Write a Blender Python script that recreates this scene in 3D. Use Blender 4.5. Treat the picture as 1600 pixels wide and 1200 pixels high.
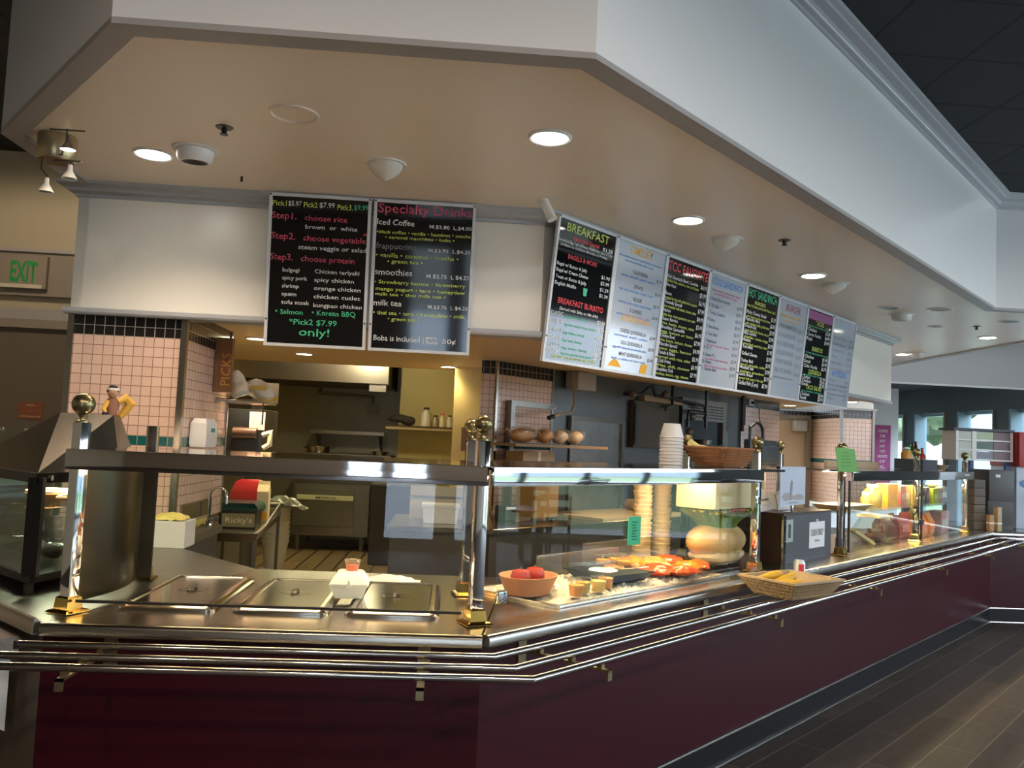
import bpy, bmesh, math, random
from mathutils import Vector, Matrix, noise
random.seed(7)
for o in list(bpy.data.objects): bpy.data.objects.remove(o, do_unlink=True)
SC = bpy.context.scene
COL = SC.collection
PI = math.pi
S2 = math.sqrt(.5)

# ---------------------------------------------------------------- camera
def make_camera():
    yaw, pit, rol = 0.06657637, 0.06685241, 0.04456461
    f = Vector((math.sin(yaw)*math.cos(pit), math.cos(yaw)*math.cos(pit), math.sin(pit)))
    r = Vector((math.cos(yaw), -math.sin(yaw), 0)); u = r.cross(f)
    c, s = math.cos(rol), math.sin(rol)
    r2 = c*r + s*u; u2 = -s*r + c*u
    m = Matrix((r2, u2, -f)).transposed().to_4x4(); m.translation = (0, 0, 1.6)
    cd = bpy.data.cameras.new('camera'); cd.sensor_width = 36; cd.lens = 1346.97/1600*36
    cd.clip_start = .05; cd.clip_end = 300
    co = bpy.data.objects.new('camera', cd); COL.objects.link(co); co.matrix_world = m
    SC.camera = co
make_camera()

# ---------------------------------------------------------------- world, exposure
SC.view_settings.view_transform = 'Standard'; SC.view_settings.look = 'None'
SC.view_settings.gamma = 1; SC.view_settings.use_curve_mapping = False
SC.view_settings.exposure = 1.35
wd = bpy.data.worlds.new('sky'); SC.world = wd; wd.use_nodes = True
nt = wd.node_tree; bg = nt.nodes['Background']
tc = nt.nodes.new('ShaderNodeTexCoord'); sp = nt.nodes.new('ShaderNodeSeparateXYZ')
rp = nt.nodes.new('ShaderNodeValToRGB'); cr_ = rp.color_ramp     # overcast sky, brightest overhead
for i, (p, c) in enumerate(((0, (.10, .115, .125)), (.10, (.15, .17, .185)), (.30, (.62, .74, .86)), (1, (.78, .90, 1)))):
    e = cr_.elements[i] if i < 2 else cr_.elements.new(p)
    e.position = p; e.color = (*c, 1)
nt.links.new(tc.outputs['Generated'], sp.inputs[0]); nt.links.new(sp.outputs[2], rp.inputs[0])
nt.links.new(rp.outputs[0], bg.inputs[0]); bg.inputs[1].default_value = 7.0

def area(name, loc, rot, sx, sy, energy, col, parent=None, shape='RECTANGLE', spread=PI):
    l = bpy.data.lights.new(name, 'AREA'); l.shape = shape; l.size = sx
    if shape in ('RECTANGLE', 'ELLIPSE'): l.size_y = sy
    l.energy = energy; l.color = col; l.spread = spread
    o = bpy.data.objects.new(name, l); COL.objects.link(o); o.location = loc; o.rotation_euler = rot
    if parent: o.parent = parent
    return o
def spot(name, loc, energy, col, angle, radius, parent=None, rot=(0, 0, 0), blend=.6):
    l = bpy.data.lights.new(name, 'SPOT'); l.energy = energy; l.color = col
    l.spot_size = angle; l.spot_blend = blend; l.shadow_soft_size = radius
    o = bpy.data.objects.new(name, l); COL.objects.link(o); o.location = loc; o.rotation_euler = rot
    if parent: o.parent = parent
    return o
DAY = (.74, .87, 1.0); WARM = (1.0, .72, .42); LAMP = (1.0, .80, .58)
# portals in the window bands let the daylight in
def portal(loc, rot, sx, sy):
    o = area('window_portal', loc, rot, sx, sy, 1, (1, 1, 1)); o.data.cycles.is_portal = True
portal((10.72, 7.3, 1.38), (0, PI/2, 0), 2.56, 26.4)
# area light added just inside the right-hand windows, boosting daylight on the fascia
area('window_fill_light', (10.6, 1.4, 2.2), (0, PI/2+.12, 0), .9, 13.4, 120, DAY)
# ceiling spots added to brighten the fascia, exit wall and bulkhead; no fittings built
for x, y, e, c in ((-3.6, 6.3, 40, LAMP), (-1.2, -1.4, 70, LAMP), (.9, -1.2, 55, LAMP), (3.9, -.4, 120, (.93, .95, 1)), (7.0, 2.9, 120, (.88, .94, 1)), (8.9, 9.6, 80, (.9, .95, 1))):
    spot('dining_fill_spot', (x, y, 4.03), e, c, 3.1, .12, blend=.25)
portal((-.5, -5.98, 1.55), (-PI/2, 0, PI), 2.4, 2.9)

# ---------------------------------------------------------------- helpers
def W(u, v, z=0.0):    # a point given along the long counter run: u along it, v behind its front panel
    return Vector((.14 + (u - v)*S2, 3.10 + (u + v)*S2, z))
RB = PI/4
class MB:
    def __init__(s): s.b = bmesh.new(); s.mi = 0
    def _f(s, vs):
        try:
            f = s.b.faces.new(vs); f.material_index = s.mi; return f
        except ValueError: return None
    def box(s, x0, x1, y0, y1, z0, z1, m=None, bev=0):
        g = bmesh.ops.create_cube(s.b, size=1)
        M = Matrix.Translation(((x0+x1)/2, (y0+y1)/2, (z0+z1)/2)) @ Matrix.Diagonal((abs(x1-x0), abs(y1-y0), abs(z1-z0), 1))
        if m is not None: M = m @ M
        bmesh.ops.transform(s.b, matrix=M, verts=g['verts'])
        fs = {f for v in g['verts'] for f in v.link_faces}
        for f in fs: f.material_index = s.mi
        if bev:
            es = list({e for v in g['verts'] for e in v.link_edges})
            bmesh.ops.bevel(s.b, geom=es, offset=bev, segments=2, affect='EDGES', profile=.7)
        return s
    def lathe(s, prof, c=(0, 0, 0), seg=24, m=None, sx=1, sy=1):
        rings = []
        for r, z in prof:
            if r < 1e-6:
                p = Vector((c[0], c[1], c[2]+z)); p = m @ p if m is not None else p
                rings.append([s.b.verts.new(p)])
            else:
                ring = []
                for i in range(seg):
                    a = 2*PI*i/seg; p = Vector((c[0]+r*sx*math.cos(a), c[1]+r*sy*math.sin(a), c[2]+z))
                    ring.append(s.b.verts.new(m @ p if m is not None else p))
                rings.append(ring)
        for a, b in zip(rings, rings[1:]):
            for i in range(seg):
                j = (i+1) % seg
                if len(a) == 1 and len(b) == 1: continue
                if len(a) == 1: s._f([a[0], b[j], b[i]][::-1])
                elif len(b) == 1: s._f([a[i], a[j], b[0]])
                else: s._f([a[i], a[j], b[j], b[i]])
        return s
    def cyl(s, c, r, z0, z1, seg=20, r2=None, m=None):
        r2 = r if r2 is None else r2
        return s.lathe([(0, z0), (r, z0), (r2, z1), (0, z1)], (c[0], c[1], 0), seg, m)
    def ball(s, c, r, seg=20, sx=1, sy=1, sz=1, m=None, amp=0, fr=8):
        n = max(8, seg//2); pr = []
        st = len(s.b.verts)
        for i in range(n+1):
            a = -PI/2 + PI*i/n; pr.append((max(0, r*math.cos(a)), r*math.sin(a)*sz))
        pr[0] = (0, pr[0][1]); pr[-1] = (0, pr[-1][1])
        s.lathe(pr, c, seg, m, sx, sy)
        if amp:
            s.b.verts.ensure_lookup_table(); cc = Vector(c)
            if m is not None: cc = m @ cc
            for v in s.b.verts[st:]:
                d = v.co - cc
                if d.length > 1e-6: v.co += d.normalized()*amp*noise.noise(v.co*fr)
        return s
    def tube(s, pts, r, seg=10, cap=True):
        pts = [Vector(p) for p in pts]; n = len(pts); rings = []
        prev = None
        for i, p in enumerate(pts):
            t0 = (pts[i]-pts[i-1]).normalized() if i else (pts[1]-pts[0]).normalized()
            t1 = (pts[i+1]-pts[i]).normalized() if i < n-1 else t0
            t = (t0+t1); t = t.normalized() if t.length > 1e-6 else t1
            if prev is None:
                a = Vector((0, 0, 1)) if abs(t.z) < .9 else Vector((1, 0, 0)); x = t.cross(a).normalized()
            else: x = (prev - t*prev.dot(t)).normalized()
            prev = x; y = t.cross(x)
            k = 1/max(.35, t.dot(t1)); rr = r[i] if isinstance(r, (list, tuple)) else r
            bis = (t1 - t0); bis = bis - t*bis.dot(t)
            ring = []
            for j in range(seg):
                a = 2*PI*j/seg; d = x*math.cos(a)*rr + y*math.sin(a)*rr
                if bis.length > 1e-6:
                    bn = bis.normalized(); d += bn*(d.dot(bn))*(k-1)
                ring.append(s.b.verts.new(p+d))
            rings.append(ring)
        for a, b in zip(rings, rings[1:]):
            for j in range(seg): s._f([a[j], a[(j+1) % seg], b[(j+1) % seg], b[j]])
        if cap: s._f(rings[0][::-1]); s._f(rings[-1])
        return s
    def prism(s, pts, z0, z1, m=None):
        lo = [Vector((p[0], p[1], z0)) for p in pts]; hi = [Vector((p[0], p[1], z1)) for p in pts]
        if m is not None: lo = [m @ p for p in lo]; hi = [m @ p for p in hi]
        lo = [s.b.verts.new(p) for p in lo]; hi = [s.b.verts.new(p) for p in hi]
        s._f(lo[::-1]); s._f(hi); n = len(pts)
        for i in range(n): s._f([lo[i], lo[(i+1) % n], hi[(i+1) % n], hi[i]])
        return s
    def loft(s, loops, cap=True):      # closed loops of 3D points, same count
        R = [[s.b.verts.new(Vector(p)) for p in l] for l in loops]; n = len(loops[0])
        for a, b in zip(R, R[1:]):
            for i in range(n): s._f([a[i], a[(i+1) % n], b[(i+1) % n], b[i]])
        if cap: s._f(R[0][::-1]); s._f(R[-1])
        return s
    def sweep(s, path, prof):          # open path of (x, y); profile of (outward offset to the right of travel, z), closed section
        n = len(path); P = [Vector((p[0], p[1])) for p in path]; loops = []
        for i in range(n):
            d0 = (P[i]-P[i-1]).normalized() if i else (P[1]-P[0]).normalized()
            d1 = (P[i+1]-P[i]).normalized() if i < n-1 else d0
            n0 = Vector((d0.y, -d0.x)); n1 = Vector((d1.y, -d1.x)); m = n0+n1; m = m/(m.dot(n1)) if m.length > 1e-6 else n1
            loops.append([(P[i].x+m.x*o, P[i].y+m.y*o, z) for o, z in prof])
        return s.loft(loops)
    def quad(s, *p):
        s._f([s.b.verts.new(Vector(q)) for q in p]); return s
    def grid(s, fn, nu, nv):
        V = [[s.b.verts.new(Vector(fn(i/nu, j/nv))) for j in range(nv+1)] for i in range(nu+1)]
        for i in range(nu):
            for j in range(nv): s._f([V[i][j], V[i+1][j], V[i+1][j+1], V[i][j+1]])
        return s
    def solidify(s, t):
        bmesh.ops.solidify(s.b, geom=s.b.faces[:], thickness=t); return s
def build(name, mb, mats, parent=None, loc=(0, 0, 0), rz=0, rot=None, smooth=40, recalc=True):
    if recalc: bmesh.ops.recalc_face_normals(mb.b, faces=mb.b.faces[:])
    me = bpy.data.meshes.new(name); mb.b.to_mesh(me); mb.b.free()
    for m in (mats if isinstance(mats, (list, tuple)) else [mats]): me.materials.append(m)
    if smooth:
        me.polygons.foreach_set('use_smooth', [True]*len(me.polygons)); me.set_sharp_from_angle(angle=math.radians(smooth))
    o = bpy.data.objects.new(name, me); COL.objects.link(o)
    o.location = loc; o.rotation_euler = rot or (0, 0, rz)
    if parent is not None: o.parent = parent
    return o
def tag(o, label, cat, group=None, kind=None):
    o['label'] = label; o['category'] = cat
    if group: o['group'] = group
    if kind: o['kind'] = kind
    return o
def thing(name, label, cat, loc=(0, 0, 0), rz=0, group=None, rot=None):
    o = bpy.data.objects.new(name, None); COL.objects.link(o); o.empty_display_size = .05
    o.location = loc; o.rotation_euler = rot or (0, 0, rz)
    return tag(o, label, cat, group)
def part(name, mb, m, parent, label=None, **k):
    o = build(name, mb, m, parent, **k)
    if label: o['label'] = label
    return o
def solo(name, mb, m, label, cat, group=None, kind=None, **k):
    return tag(build(name, mb, m, **k), label, cat, group, kind)
def struct(name, mb, m, parent=None, **k):
    o = build(name, mb, m, parent, **k)
    if parent is None: o['kind'] = 'structure'
    return o
def dup(root, loc, rz=None, label=None, group=None):
    r = root.copy(); COL.objects.link(r); r.location = loc
    if rz is not None: r.rotation_euler = (0, 0, rz)
    if label: r['label'] = label
    if group: r['group'] = group
    for ch in list(root.children):
        c = ch.copy(); COL.objects.link(c); c.parent = r
        for g in ch.children:
            d = g.copy(); COL.objects.link(d); d.parent = c
    return r

# ---------------------------------------------------------------- materials
def nodes(name):
    m = bpy.data.materials.new(name); m.use_nodes = True
    t = m.node_tree; return m, t, t.nodes['Principled BSDF'], t.nodes.new, t.links.new
def rgb(c): return (c[0], c[1], c[2], 1)
def mat(name, col, rough=.5, metal=0, var=.12, scale=14, bump=0, bscale=60, stretch=(1, 1, 1), emis=0, coat=0, alpha=1, trans=0, spec=.5, col2=None):
    m, t, p, N, L = nodes(name)
    tcn = N('ShaderNodeTexCoord'); mp = N('ShaderNodeMapping'); mp.inputs['Scale'].default_value = stretch
    L(tcn.outputs['Object'], mp.inputs[0])
    nz = N('ShaderNodeTexNoise'); nz.inputs['Scale'].default_value = scale; nz.inputs['Detail'].default_value = 4
    L(mp.outputs[0], nz.inputs[0])
    mx = N('ShaderNodeMix'); mx.data_type = 'RGBA'
    c2 = col2 or tuple(max(0, x*(1-var)) for x in col)
    mx.inputs[6].default_value = rgb(col); mx.inputs[7].default_value = rgb(c2)
    L(nz.outputs[0], mx.inputs[0]); L(mx.outputs[2], p.inputs['Base Color'])
    p.inputs['Roughness'].default_value = rough; p.inputs['Metallic'].default_value = metal
    p.inputs['Specular IOR Level'].default_value = spec; p.inputs['Coat Weight'].default_value = coat
    p.inputs['Coat Roughness'].default_value = .08
    if emis: L(mx.outputs[2], p.inputs['Emission Color']); p.inputs['Emission Strength'].default_value = emis
    if trans: p.inputs['Transmission Weight'].default_value = trans
    if alpha < 1: p.inputs['Alpha'].default_value = alpha
    if bump:
        n2 = N('ShaderNodeTexNoise'); n2.inputs['Scale'].default_value = bscale; L(mp.outputs[0], n2.inputs[0])
        b = N('ShaderNodeBump'); b.inputs['Strength'].default_value = bump; b.inputs['Distance'].default_value = .01
        L(n2.outputs[0], b.inputs['Height']); L(b.outputs[0], p.inputs['Normal'])
    return m
def glass_mat(name, tint=(.93, .97, .95), ior=1.45, rough=0.0, dirt=0.0):
    m = bpy.data.materials.new(name); m.use_nodes = True; t = m.node_tree; t.nodes.clear(); N = t.nodes.new; L = t.links.new
    tr = N('ShaderNodeBsdfTransparent'); tr.inputs[0].default_value = rgb(tint)
    gl = N('ShaderNodeBsdfGlossy'); gl.inputs['Roughness'].default_value = rough; gl.inputs[0].default_value = (1, 1, 1, 1)
    fr = N('ShaderNodeFresnel'); fr.inputs[0].default_value = ior
    ge = N('ShaderNodeNewGeometry'); sb = N('ShaderNodeMath'); sb.operation = 'SUBTRACT'; sb.inputs[0].default_value = 1; L(ge.outputs['Backfacing'], sb.inputs[1])
    fm = N('ShaderNodeMath'); fm.operation = 'MULTIPLY'; L(fr.outputs[0], fm.inputs[0]); L(sb.outputs[0], fm.inputs[1])   # only the outer face of a pane mirrors
    mx = N('ShaderNodeMixShader'); L(fm.outputs[0], mx.inputs[0]); L(tr.outputs[0], mx.inputs[1]); L(gl.outputs[0], mx.inputs[2])
    out = N('ShaderNodeOutputMaterial'); last = mx
    if dirt:
        df = N('ShaderNodeBsdfDiffuse'); df.inputs[0].default_value = (.8, .8, .78, 1)
        nz = N('ShaderNodeTexNoise'); nz.inputs['Scale'].default_value = 9
        mu = N('ShaderNodeMath'); mu.operation = 'MULTIPLY'; mu.inputs[1].default_value = dirt*2; L(nz.outputs[0], mu.inputs[0])
        m2 = N('ShaderNodeMixShader'); L(mu.outputs[0], m2.inputs[0]); L(mx.outputs[0], m2.inputs[1]); L(df.outputs[0], m2.inputs[2]); last = m2
    L(last.outputs[0], out.inputs[0]); return m
def emit_mat(name, col, st):
    return mat(name, col, .5, var=.02, emis=st)
def tile_mat(name, ztop, pitch=.0595, teal=None, u0=0.0):
    m, t, p, N, L = nodes(name)
    tcn = N('ShaderNodeTexCoord'); sx = N('ShaderNodeSeparateXYZ'); L(tcn.outputs['Object'], sx.inputs[0])
    ad = N('ShaderNodeMath'); ad.operation = 'ADD'; L(sx.outputs[0], ad.inputs[0]); L(sx.outputs[1], ad.inputs[1])
    a2 = N('ShaderNodeMath'); a2.operation = 'SUBTRACT'; L(ad.outputs[0], a2.inputs[0]); a2.inputs[1].default_value = u0
    sz = N('ShaderNodeMath'); sz.operation = 'SUBTRACT'; L(sx.outputs[2], sz.inputs[0]); sz.inputs[1].default_value = ztop
    cb = N('ShaderNodeCombineXYZ'); L(a2.outputs[0], cb.inputs[0]); L(sz.outputs[0], cb.inputs[1])
    def brick(c1, c2, mo):
        b = N('ShaderNodeTexBrick'); b.offset = 0; b.squash = 1; L(cb.outputs[0], b.inputs[0])
        b.inputs['Color1'].default_value = rgb(c1); b.inputs['Color2'].default_value = rgb(c2); b.inputs['Mortar'].default_value = rgb(mo)
        b.inputs['Scale'].default_value = 1; b.inputs['Mortar Size'].default_value = .0022; b.inputs['Brick Width'].default_value = pitch
        b.inputs['Row Height'].default_value = pitch; b.inputs['Mortar Smooth'].default_value = .1; return b
    bp = brick((.72, .50, .40), (.66, .45, .36), (.25, .15, .10)); bk = brick((.012, .010, .010), (.016, .013, .012), (.42, .38, .34))
    bt = brick((.01, .10, .10), (.01, .09, .09), (.3, .3, .28))
    g = N('ShaderNodeMath'); g.operation = 'GREATER_THAN'; L(sz.outputs[0], g.inputs[0]); g.inputs[1].default_value = -2*pitch
    mx = N('ShaderNodeMix'); mx.data_type = 'RGBA'; L(g.outputs[0], mx.inputs[0]); L(bp.outputs[0], mx.inputs[6]); L(bk.outputs[0], mx.inputs[7])
    src = mx
    if teal:
        c = N('ShaderNodeMath'); c.operation = 'COMPARE'; L(sz.outputs[0], c.inputs[0]); c.inputs[1].default_value = -(teal-.5)*pitch; c.inputs[2].default_value = pitch/2
        m2 = N('ShaderNodeMix'); m2.data_type = 'RGBA'; L(c.outputs[0], m2.inputs[0]); L(mx.outputs[2], m2.inputs[6]); L(bt.outputs[0], m2.inputs[7]); src = m2
    L(src.outputs[2], p.inputs['Base Color']); p.inputs['Roughness'].default_value = .18
    b = N('ShaderNodeBump'); b.inputs['Strength'].default_value = .5; b.inputs['Distance'].default_value = .002
    iv = N('ShaderNodeMath'); iv.operation = 'SUBTRACT'; iv.inputs[0].default_value = 1; L(bp.outputs[1], iv.inputs[1]); L(iv.outputs[0], b.inputs['Height']); L(b.outputs[0], p.inputs['Normal'])
    return m
def plank_mat(name, c1, c2, mo, bw, rh, rz, mort=.004, rough=.4, u0=(0, 0)):
    m, t, p, N, L = nodes(name)
    tcn = N('ShaderNodeTexCoord'); mp = N('ShaderNodeMapping'); mp.inputs['Rotation'].default_value = (0, 0, rz); mp.inputs['Location'].default_value = (u0[0], u0[1], 0)
    L(tcn.outputs['Object'], mp.inputs[0])
    b = N('ShaderNodeTexBrick'); b.offset = .5; L(mp.outputs[0], b.inputs[0])
    b.inputs['Color1'].default_value = rgb(c1); b.inputs['Color2'].default_value = rgb(c2); b.inputs['Mortar'].default_value = rgb(mo)
    b.inputs['Scale'].default_value = 1; b.inputs['Mortar Size'].default_value = mort; b.inputs['Brick Width'].default_value = bw; b.inputs['Row Height'].default_value = rh
    nz = N('ShaderNodeTexNoise'); nz.inputs['Scale'].default_value = 5; nz.inputs['Detail'].default_value = 6
    mp2 = N('ShaderNodeMapping'); mp2.inputs['Scale'].default_value = (1, 5, 1); L(mp.outputs[0], mp2.inputs[0]); L(mp2.outputs[0], nz.inputs[0])
    mx = N('ShaderNodeMix'); mx.data_type = 'RGBA'; mx.blend_type = 'MULTIPLY'; mx.inputs[0].default_value = .6; L(b.outputs[0], mx.inputs[6]); L(nz.outputs[0], mx.inputs[7])
    L(mx.outputs[2], p.inputs['Base Color']); p.inputs['Roughness'].default_value = rough; p.inputs['Specular IOR Level'].default_value = .25
    bu = N('ShaderNodeBump'); bu.inputs['Strength'].default_value = .3; bu.inputs['Distance'].default_value = .003; L(b.outputs[1], bu.inputs['Height']); bu.invert = True; L(bu.outputs[0], p.inputs['Normal'])
    return m
def grid_mat(name, col, line, step, org, wd=.012):
    m, t, p, N, L = nodes(name)
    tcn = N('ShaderNodeTexCoord'); mp = N('ShaderNodeMapping'); mp.inputs['Location'].default_value = (-org[0], -org[1], 0); L(tcn.outputs['Object'], mp.inputs[0])
    b = N('ShaderNodeTexBrick'); b.offset = 0; L(mp.outputs[0], b.inputs[0])
    b.inputs['Color1'].default_value = rgb(col); b.inputs['Color2'].default_value = rgb(tuple(c*.9 for c in col)); b.inputs['Mortar'].default_value = rgb(line)
    b.inputs['Scale'].default_value = 1; b.inputs['Mortar Size'].default_value = wd; b.inputs['Brick Width'].default_value = step; b.inputs['Row Height'].default_value = step
    nz = N('ShaderNodeTexNoise'); nz.inputs['Scale'].default_value = 160; bu = N('ShaderNodeBump'); bu.inputs['Strength'].default_value = .5; bu.inputs['Distance'].default_value = .01
    L(tcn.outputs['Object'], nz.inputs[0]); L(nz.outputs[0], bu.inputs['Height']); L(bu.outputs[0], p.inputs['Normal'])
    L(b.outputs[0], p.inputs['Base Color']); p.inputs['Roughness'].default_value = .9
    return m

CEIL_P = mat('ceiling_paint', (.86, .75, .62), .32, var=.03, scale=3, bump=.04, bscale=25)
FASCIA = mat('fascia_paint', (.78, .77, .76), .22, var=.02, scale=2, bump=.03, bscale=14)
HEADER = mat('header_paint', (.80, .77, .70), .3, var=.03, scale=3, bump=.05, bscale=20)
TRIM = mat('grey_trim_paint', (.36, .34, .33), .4, var=.06, scale=6)
CROWN = mat('grey_crown_paint', (.40, .41, .43), .32, var=.05, scale=5)
OLIVE = mat('olive_wall_paint', (.42, .36, .25), .6, var=.05, scale=3)
TAUPE = mat('taupe_paint', (.26, .22, .17), .5, var=.06, scale=4)
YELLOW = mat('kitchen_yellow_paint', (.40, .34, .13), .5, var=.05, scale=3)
KCEIL = mat('kitchen_soffit_paint', (.80, .62, .38), .5, var=.05, scale=3)
MAROON = mat('maroon_laminate', (.045, .0035, .008), .30, var=.1, scale=3, bump=.03, bscale=5, spec=.36)
BLACKB = mat('black_toe_kick', (.008, .008, .010), .3, var=.1)
CHROME = mat('polished_chrome', (.70, .70, .71), .05, 1, var=.03, scale=6)
STEEL = mat('stainless_steel', (.42, .39, .35), .24, 1, var=.12, scale=10, bump=.02, bscale=18, stretch=(1, 9, 9))
STEEL2 = mat('dull_stainless', (.33, .31, .28), .36, 1, var=.2, scale=5, bump=.03, bscale=12, stretch=(3, 3, .7))
STEELW = mat('wall_stainless', (.17, .175, .18), .40, .85, var=.18, scale=2.2, bump=.03, bscale=6)
STEELD = mat('dark_steel', (.16, .145, .125), .4, .7, var=.2, scale=5)
BRASS = mat('brass_base', (.62, .42, .12), .16, 1, var=.1)
BRASSB = mat('aged_brass', (.33, .27, .13), .3, .9, var=.2, scale=20)
GLASS = glass_mat('case_glass'); GLASSG = glass_mat('green_edged_glass', (.90, .965, .945)); PLASTIC = glass_mat('clear_plastic', (.90, .88, .82), 1.4, .12, .03)
FILM = glass_mat('cling_film', (.94, .94, .92), 1.5, .08, .06)
RUBBER = mat('dark_rubber', (.02, .016, .014), .6)
BLACKP = mat('black_plastic', (.012, .013, .016), .35, var=.2)
WHITEP = mat('white_plastic', (.74, .73, .70), .35, var=.04)
PAPER = mat('white_paper', (.80, .80, .80), .7, var=.03)
FOAM = mat('white_foam', (.85, .83, .80), .6, var=.03, bump=.1, bscale=120)
CREAM = mat('cream_paper', (.78, .64, .42), .6, var=.05)
WOODL = mat('pale_wood', (.50, .36, .20), .5, var=.3, scale=6, stretch=(1, 8, 8))
WICK = mat('brown_wicker', (.36, .15, .05), .6, var=.4, scale=60)
WICKL = mat('straw_weave', (.55, .40, .22), .6, var=.4, scale=70)
CARDB = mat('cardboard', (.42, .28, .15), .7, var=.12)
BULB = emit_mat('lit_lens', (1, .95, .86), 14)
BULBW = emit_mat('warm_lit_bulb', (1, .80, .58), 16)
BULBK = emit_mat('kitchen_lit_lens', (1, .86, .55), 9)
# ================================================================ the room
ZC = 3.0375           # underside of the dropped ceiling over the counter
ZD = 4.10             # dark tiled ceiling of the dining room
FLOORM = plank_mat('dark_floor_planks', (.085, .062, .048), (.050, .038, .030), (.17, .13, .10), 1.2, .20, -RB, .004, .6)
KFLOOR = plank_mat('kitchen_quarry_tile', (.30, .20, .095), (.24, .16, .08), (.03, .022, .015), 1.0, .22, PI/2, .012, .35)
DARKC = grid_mat('dark_ceiling_tiles', (.020, .023, .025), (.004, .004, .005), .6625, (3.058, 5.024))
DARKW = mat('dark_green_wall_paint', (.035, .048, .045), .5, var=.08)
BACKW = mat('dining_wall_paint', (.30, .24, .18), .6, var=.06)
WHITEW = mat('white_wall_paint', (.72, .73, .75), .5, var=.03)
JAMB = mat('window_jamb_paint', (.40, .36, .28), .5, var=.05)
JAMBB = mat('blue_grey_window_frame', (.12, .19, .23), .35, var=.05)
PANE = glass_mat('window_pane', (.96, .98, .99))

m = MB(); m.prism([(-6, -6), (10.75, -6), (10.75, 21), (-6, 21)], -.1, 0); struct('floor', m, FLOORM, smooth=0)
m = MB(); m.prism([(-2.25, 4.3), (.3, 4.3), (5.0, 9.3), (5.24, 13), (.4, 13.4), (-3.3, 13.4), (-3.3, 8.3), (-2.25, 8.3)], .0005, .004); struct('floor_kitchen', m, KFLOOR, smooth=0)
m = MB(); m.prism([(-6, -6), (10.75, -6), (10.75, 13), (-6, 13)], ZD, ZD+.1); struct('ceiling', m, DARKC, smooth=0)
m = MB(); m.prism([(6.6, 13.05), (10.75, 13.05), (10.75, 21), (5.2, 21), (5.2, 13.05)], 3.2, 3.3); struct('ceiling_far', m, DARKC, smooth=0)
m = MB(); m.box(-6.1, -6, -6, 8.2, 0, ZD); struct('wall_left', m, OLIVE, smooth=0)
# wall behind the photographer, with two tall windows
m = MB(); xs = [(-6, -.95), (-.15, .05), (.85, 10.75)]
for a, b in xs: m.box(a, b, -6.1, -6, .1, 3.0)
m.box(-6, 10.75, -6.1, -6, 0, .1); m.box(-6, 10.75, -6.1, -6, 3.0, ZD); struct('wall_back', m, BACKW, smooth=0)
for n, (a, b) in enumerate(((-.95, -.15), (.05, .85))):
    m = MB(); m.box(a, b, -6.06, -6.05, .1, 3.0); w = struct('window_%d' % (n+1), m, PANE, smooth=0)
    f = MB()
    for q in (a, b-.05): f.box(q, q+.05, -6.09, -6.0, .1, 3.0)
    f.box(a+.05, b-.05, -6.09, -6.0, .1, .16); f.box(a+.05, b-.05, -6.09, -6.0, 2.94, 3.0); struct('window_frame', f, JAMBB, w, smooth=0)
# window wall on the right
ops = []
y = 16.45 - 1.72*13
while y < 20.5:
    if y < 7.5 or y > 13: ops.append((y, y+(1.22 if y > 11 else 1.60)))
    y += 1.72
m = MB(); prev = -6.0
for a, b in ops:
    if b < -5.5: continue
    a = max(a, -5.9); m.box(10.75, 11.0, prev, a, .1, 2.66); prev = b
m.box(10.75, 11.0, prev, 21, .1, 2.66); m.box(10.75, 11.0, -6, 21, 0, .1); m.box(10.75, 11, -6, 21, 2.66, ZD)
struct('wall_right', m, DARKW, smooth=0)
n = 3
for a, b in ops:
    if b < -5.5: continue
    a = max(a, -5.9)
    m = MB(); m.box(10.93, 10.94, a, b, .1, 2.66); w = struct('window_%d' % n, m, PANE, smooth=0); n += 1
    f = MB(); f.box(10.70, 10.98, b-.06, b, .1, 2.66); f.box(10.88, 10.98, a+.02, b-.06, .1, .16); f.box(10.88, 10.98, a+.02, b-.06, 2.60, 2.66); struct('window_frame', f, JAMBB, w, smooth=0)
    f = MB(); f.box(10.70, 10.98, a, a+.02, .1, 2.66); struct('window_jamb', f, JAMB, w, smooth=0)
m = MB(); m.box(-6, 10.75, 21, 21.1, 0, ZD); struct('wall_far', m, WHITEW, smooth=0)
m = MB(); m.box(5.2, 10.12, 19.0, 19.15, 0, 3.2); struct('wall_white', m, WHITEW, smooth=0)
m = MB(); m.box(6.675, 10.75, 13.0, 13.05, 2.80, ZD); struct('wall_bulkhead', m, mat('bulkhead_paint', (.42, .43, .43), .5, var=.03), smooth=0)
m = MB(); m.box(6.675, 10.75, 12.96, 13.07, 2.78, 2.80); struct('trim_1', m, WHITEP, smooth=0)
# wall with the exit door, far left
m = MB(); m.box(-6, -2.25, 8.2, 8.3, 0, ZD); struct('wall_exit', m, OLIVE, smooth=0)
m = MB(); m.box(-6, -2.25, 8.13, 8.2, 2.74, 3.14); struct('trim_2', m, TAUPE, smooth=0)
m = MB(); m.box(-6, -2.25, 8.10, 8.2, 3.14, 3.17); m.box(-6, -2.25, 8.12, 8.2, 2.52, 2.62); struct('trim_3', m, TRIM, smooth=0)
m = MB(); m.box(-5.2, -3.0, 8.15, 8.2, 0, 2.50); d = struct('door_1', m, mat('brown_door', (.15, .12, .085), .45, var=.08), smooth=0)
f = MB(); f.box(-5.3, -5.2, 8.1, 8.2, 0, 2.52); f.box(-3.0, -2.9, 8.1, 8.2, 0, 2.52); f.box(-5.2, -3.0, 8.1, 8.2, 2.44, 2.52); struct('door_frame', f, TAUPE, d, smooth=0)

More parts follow.
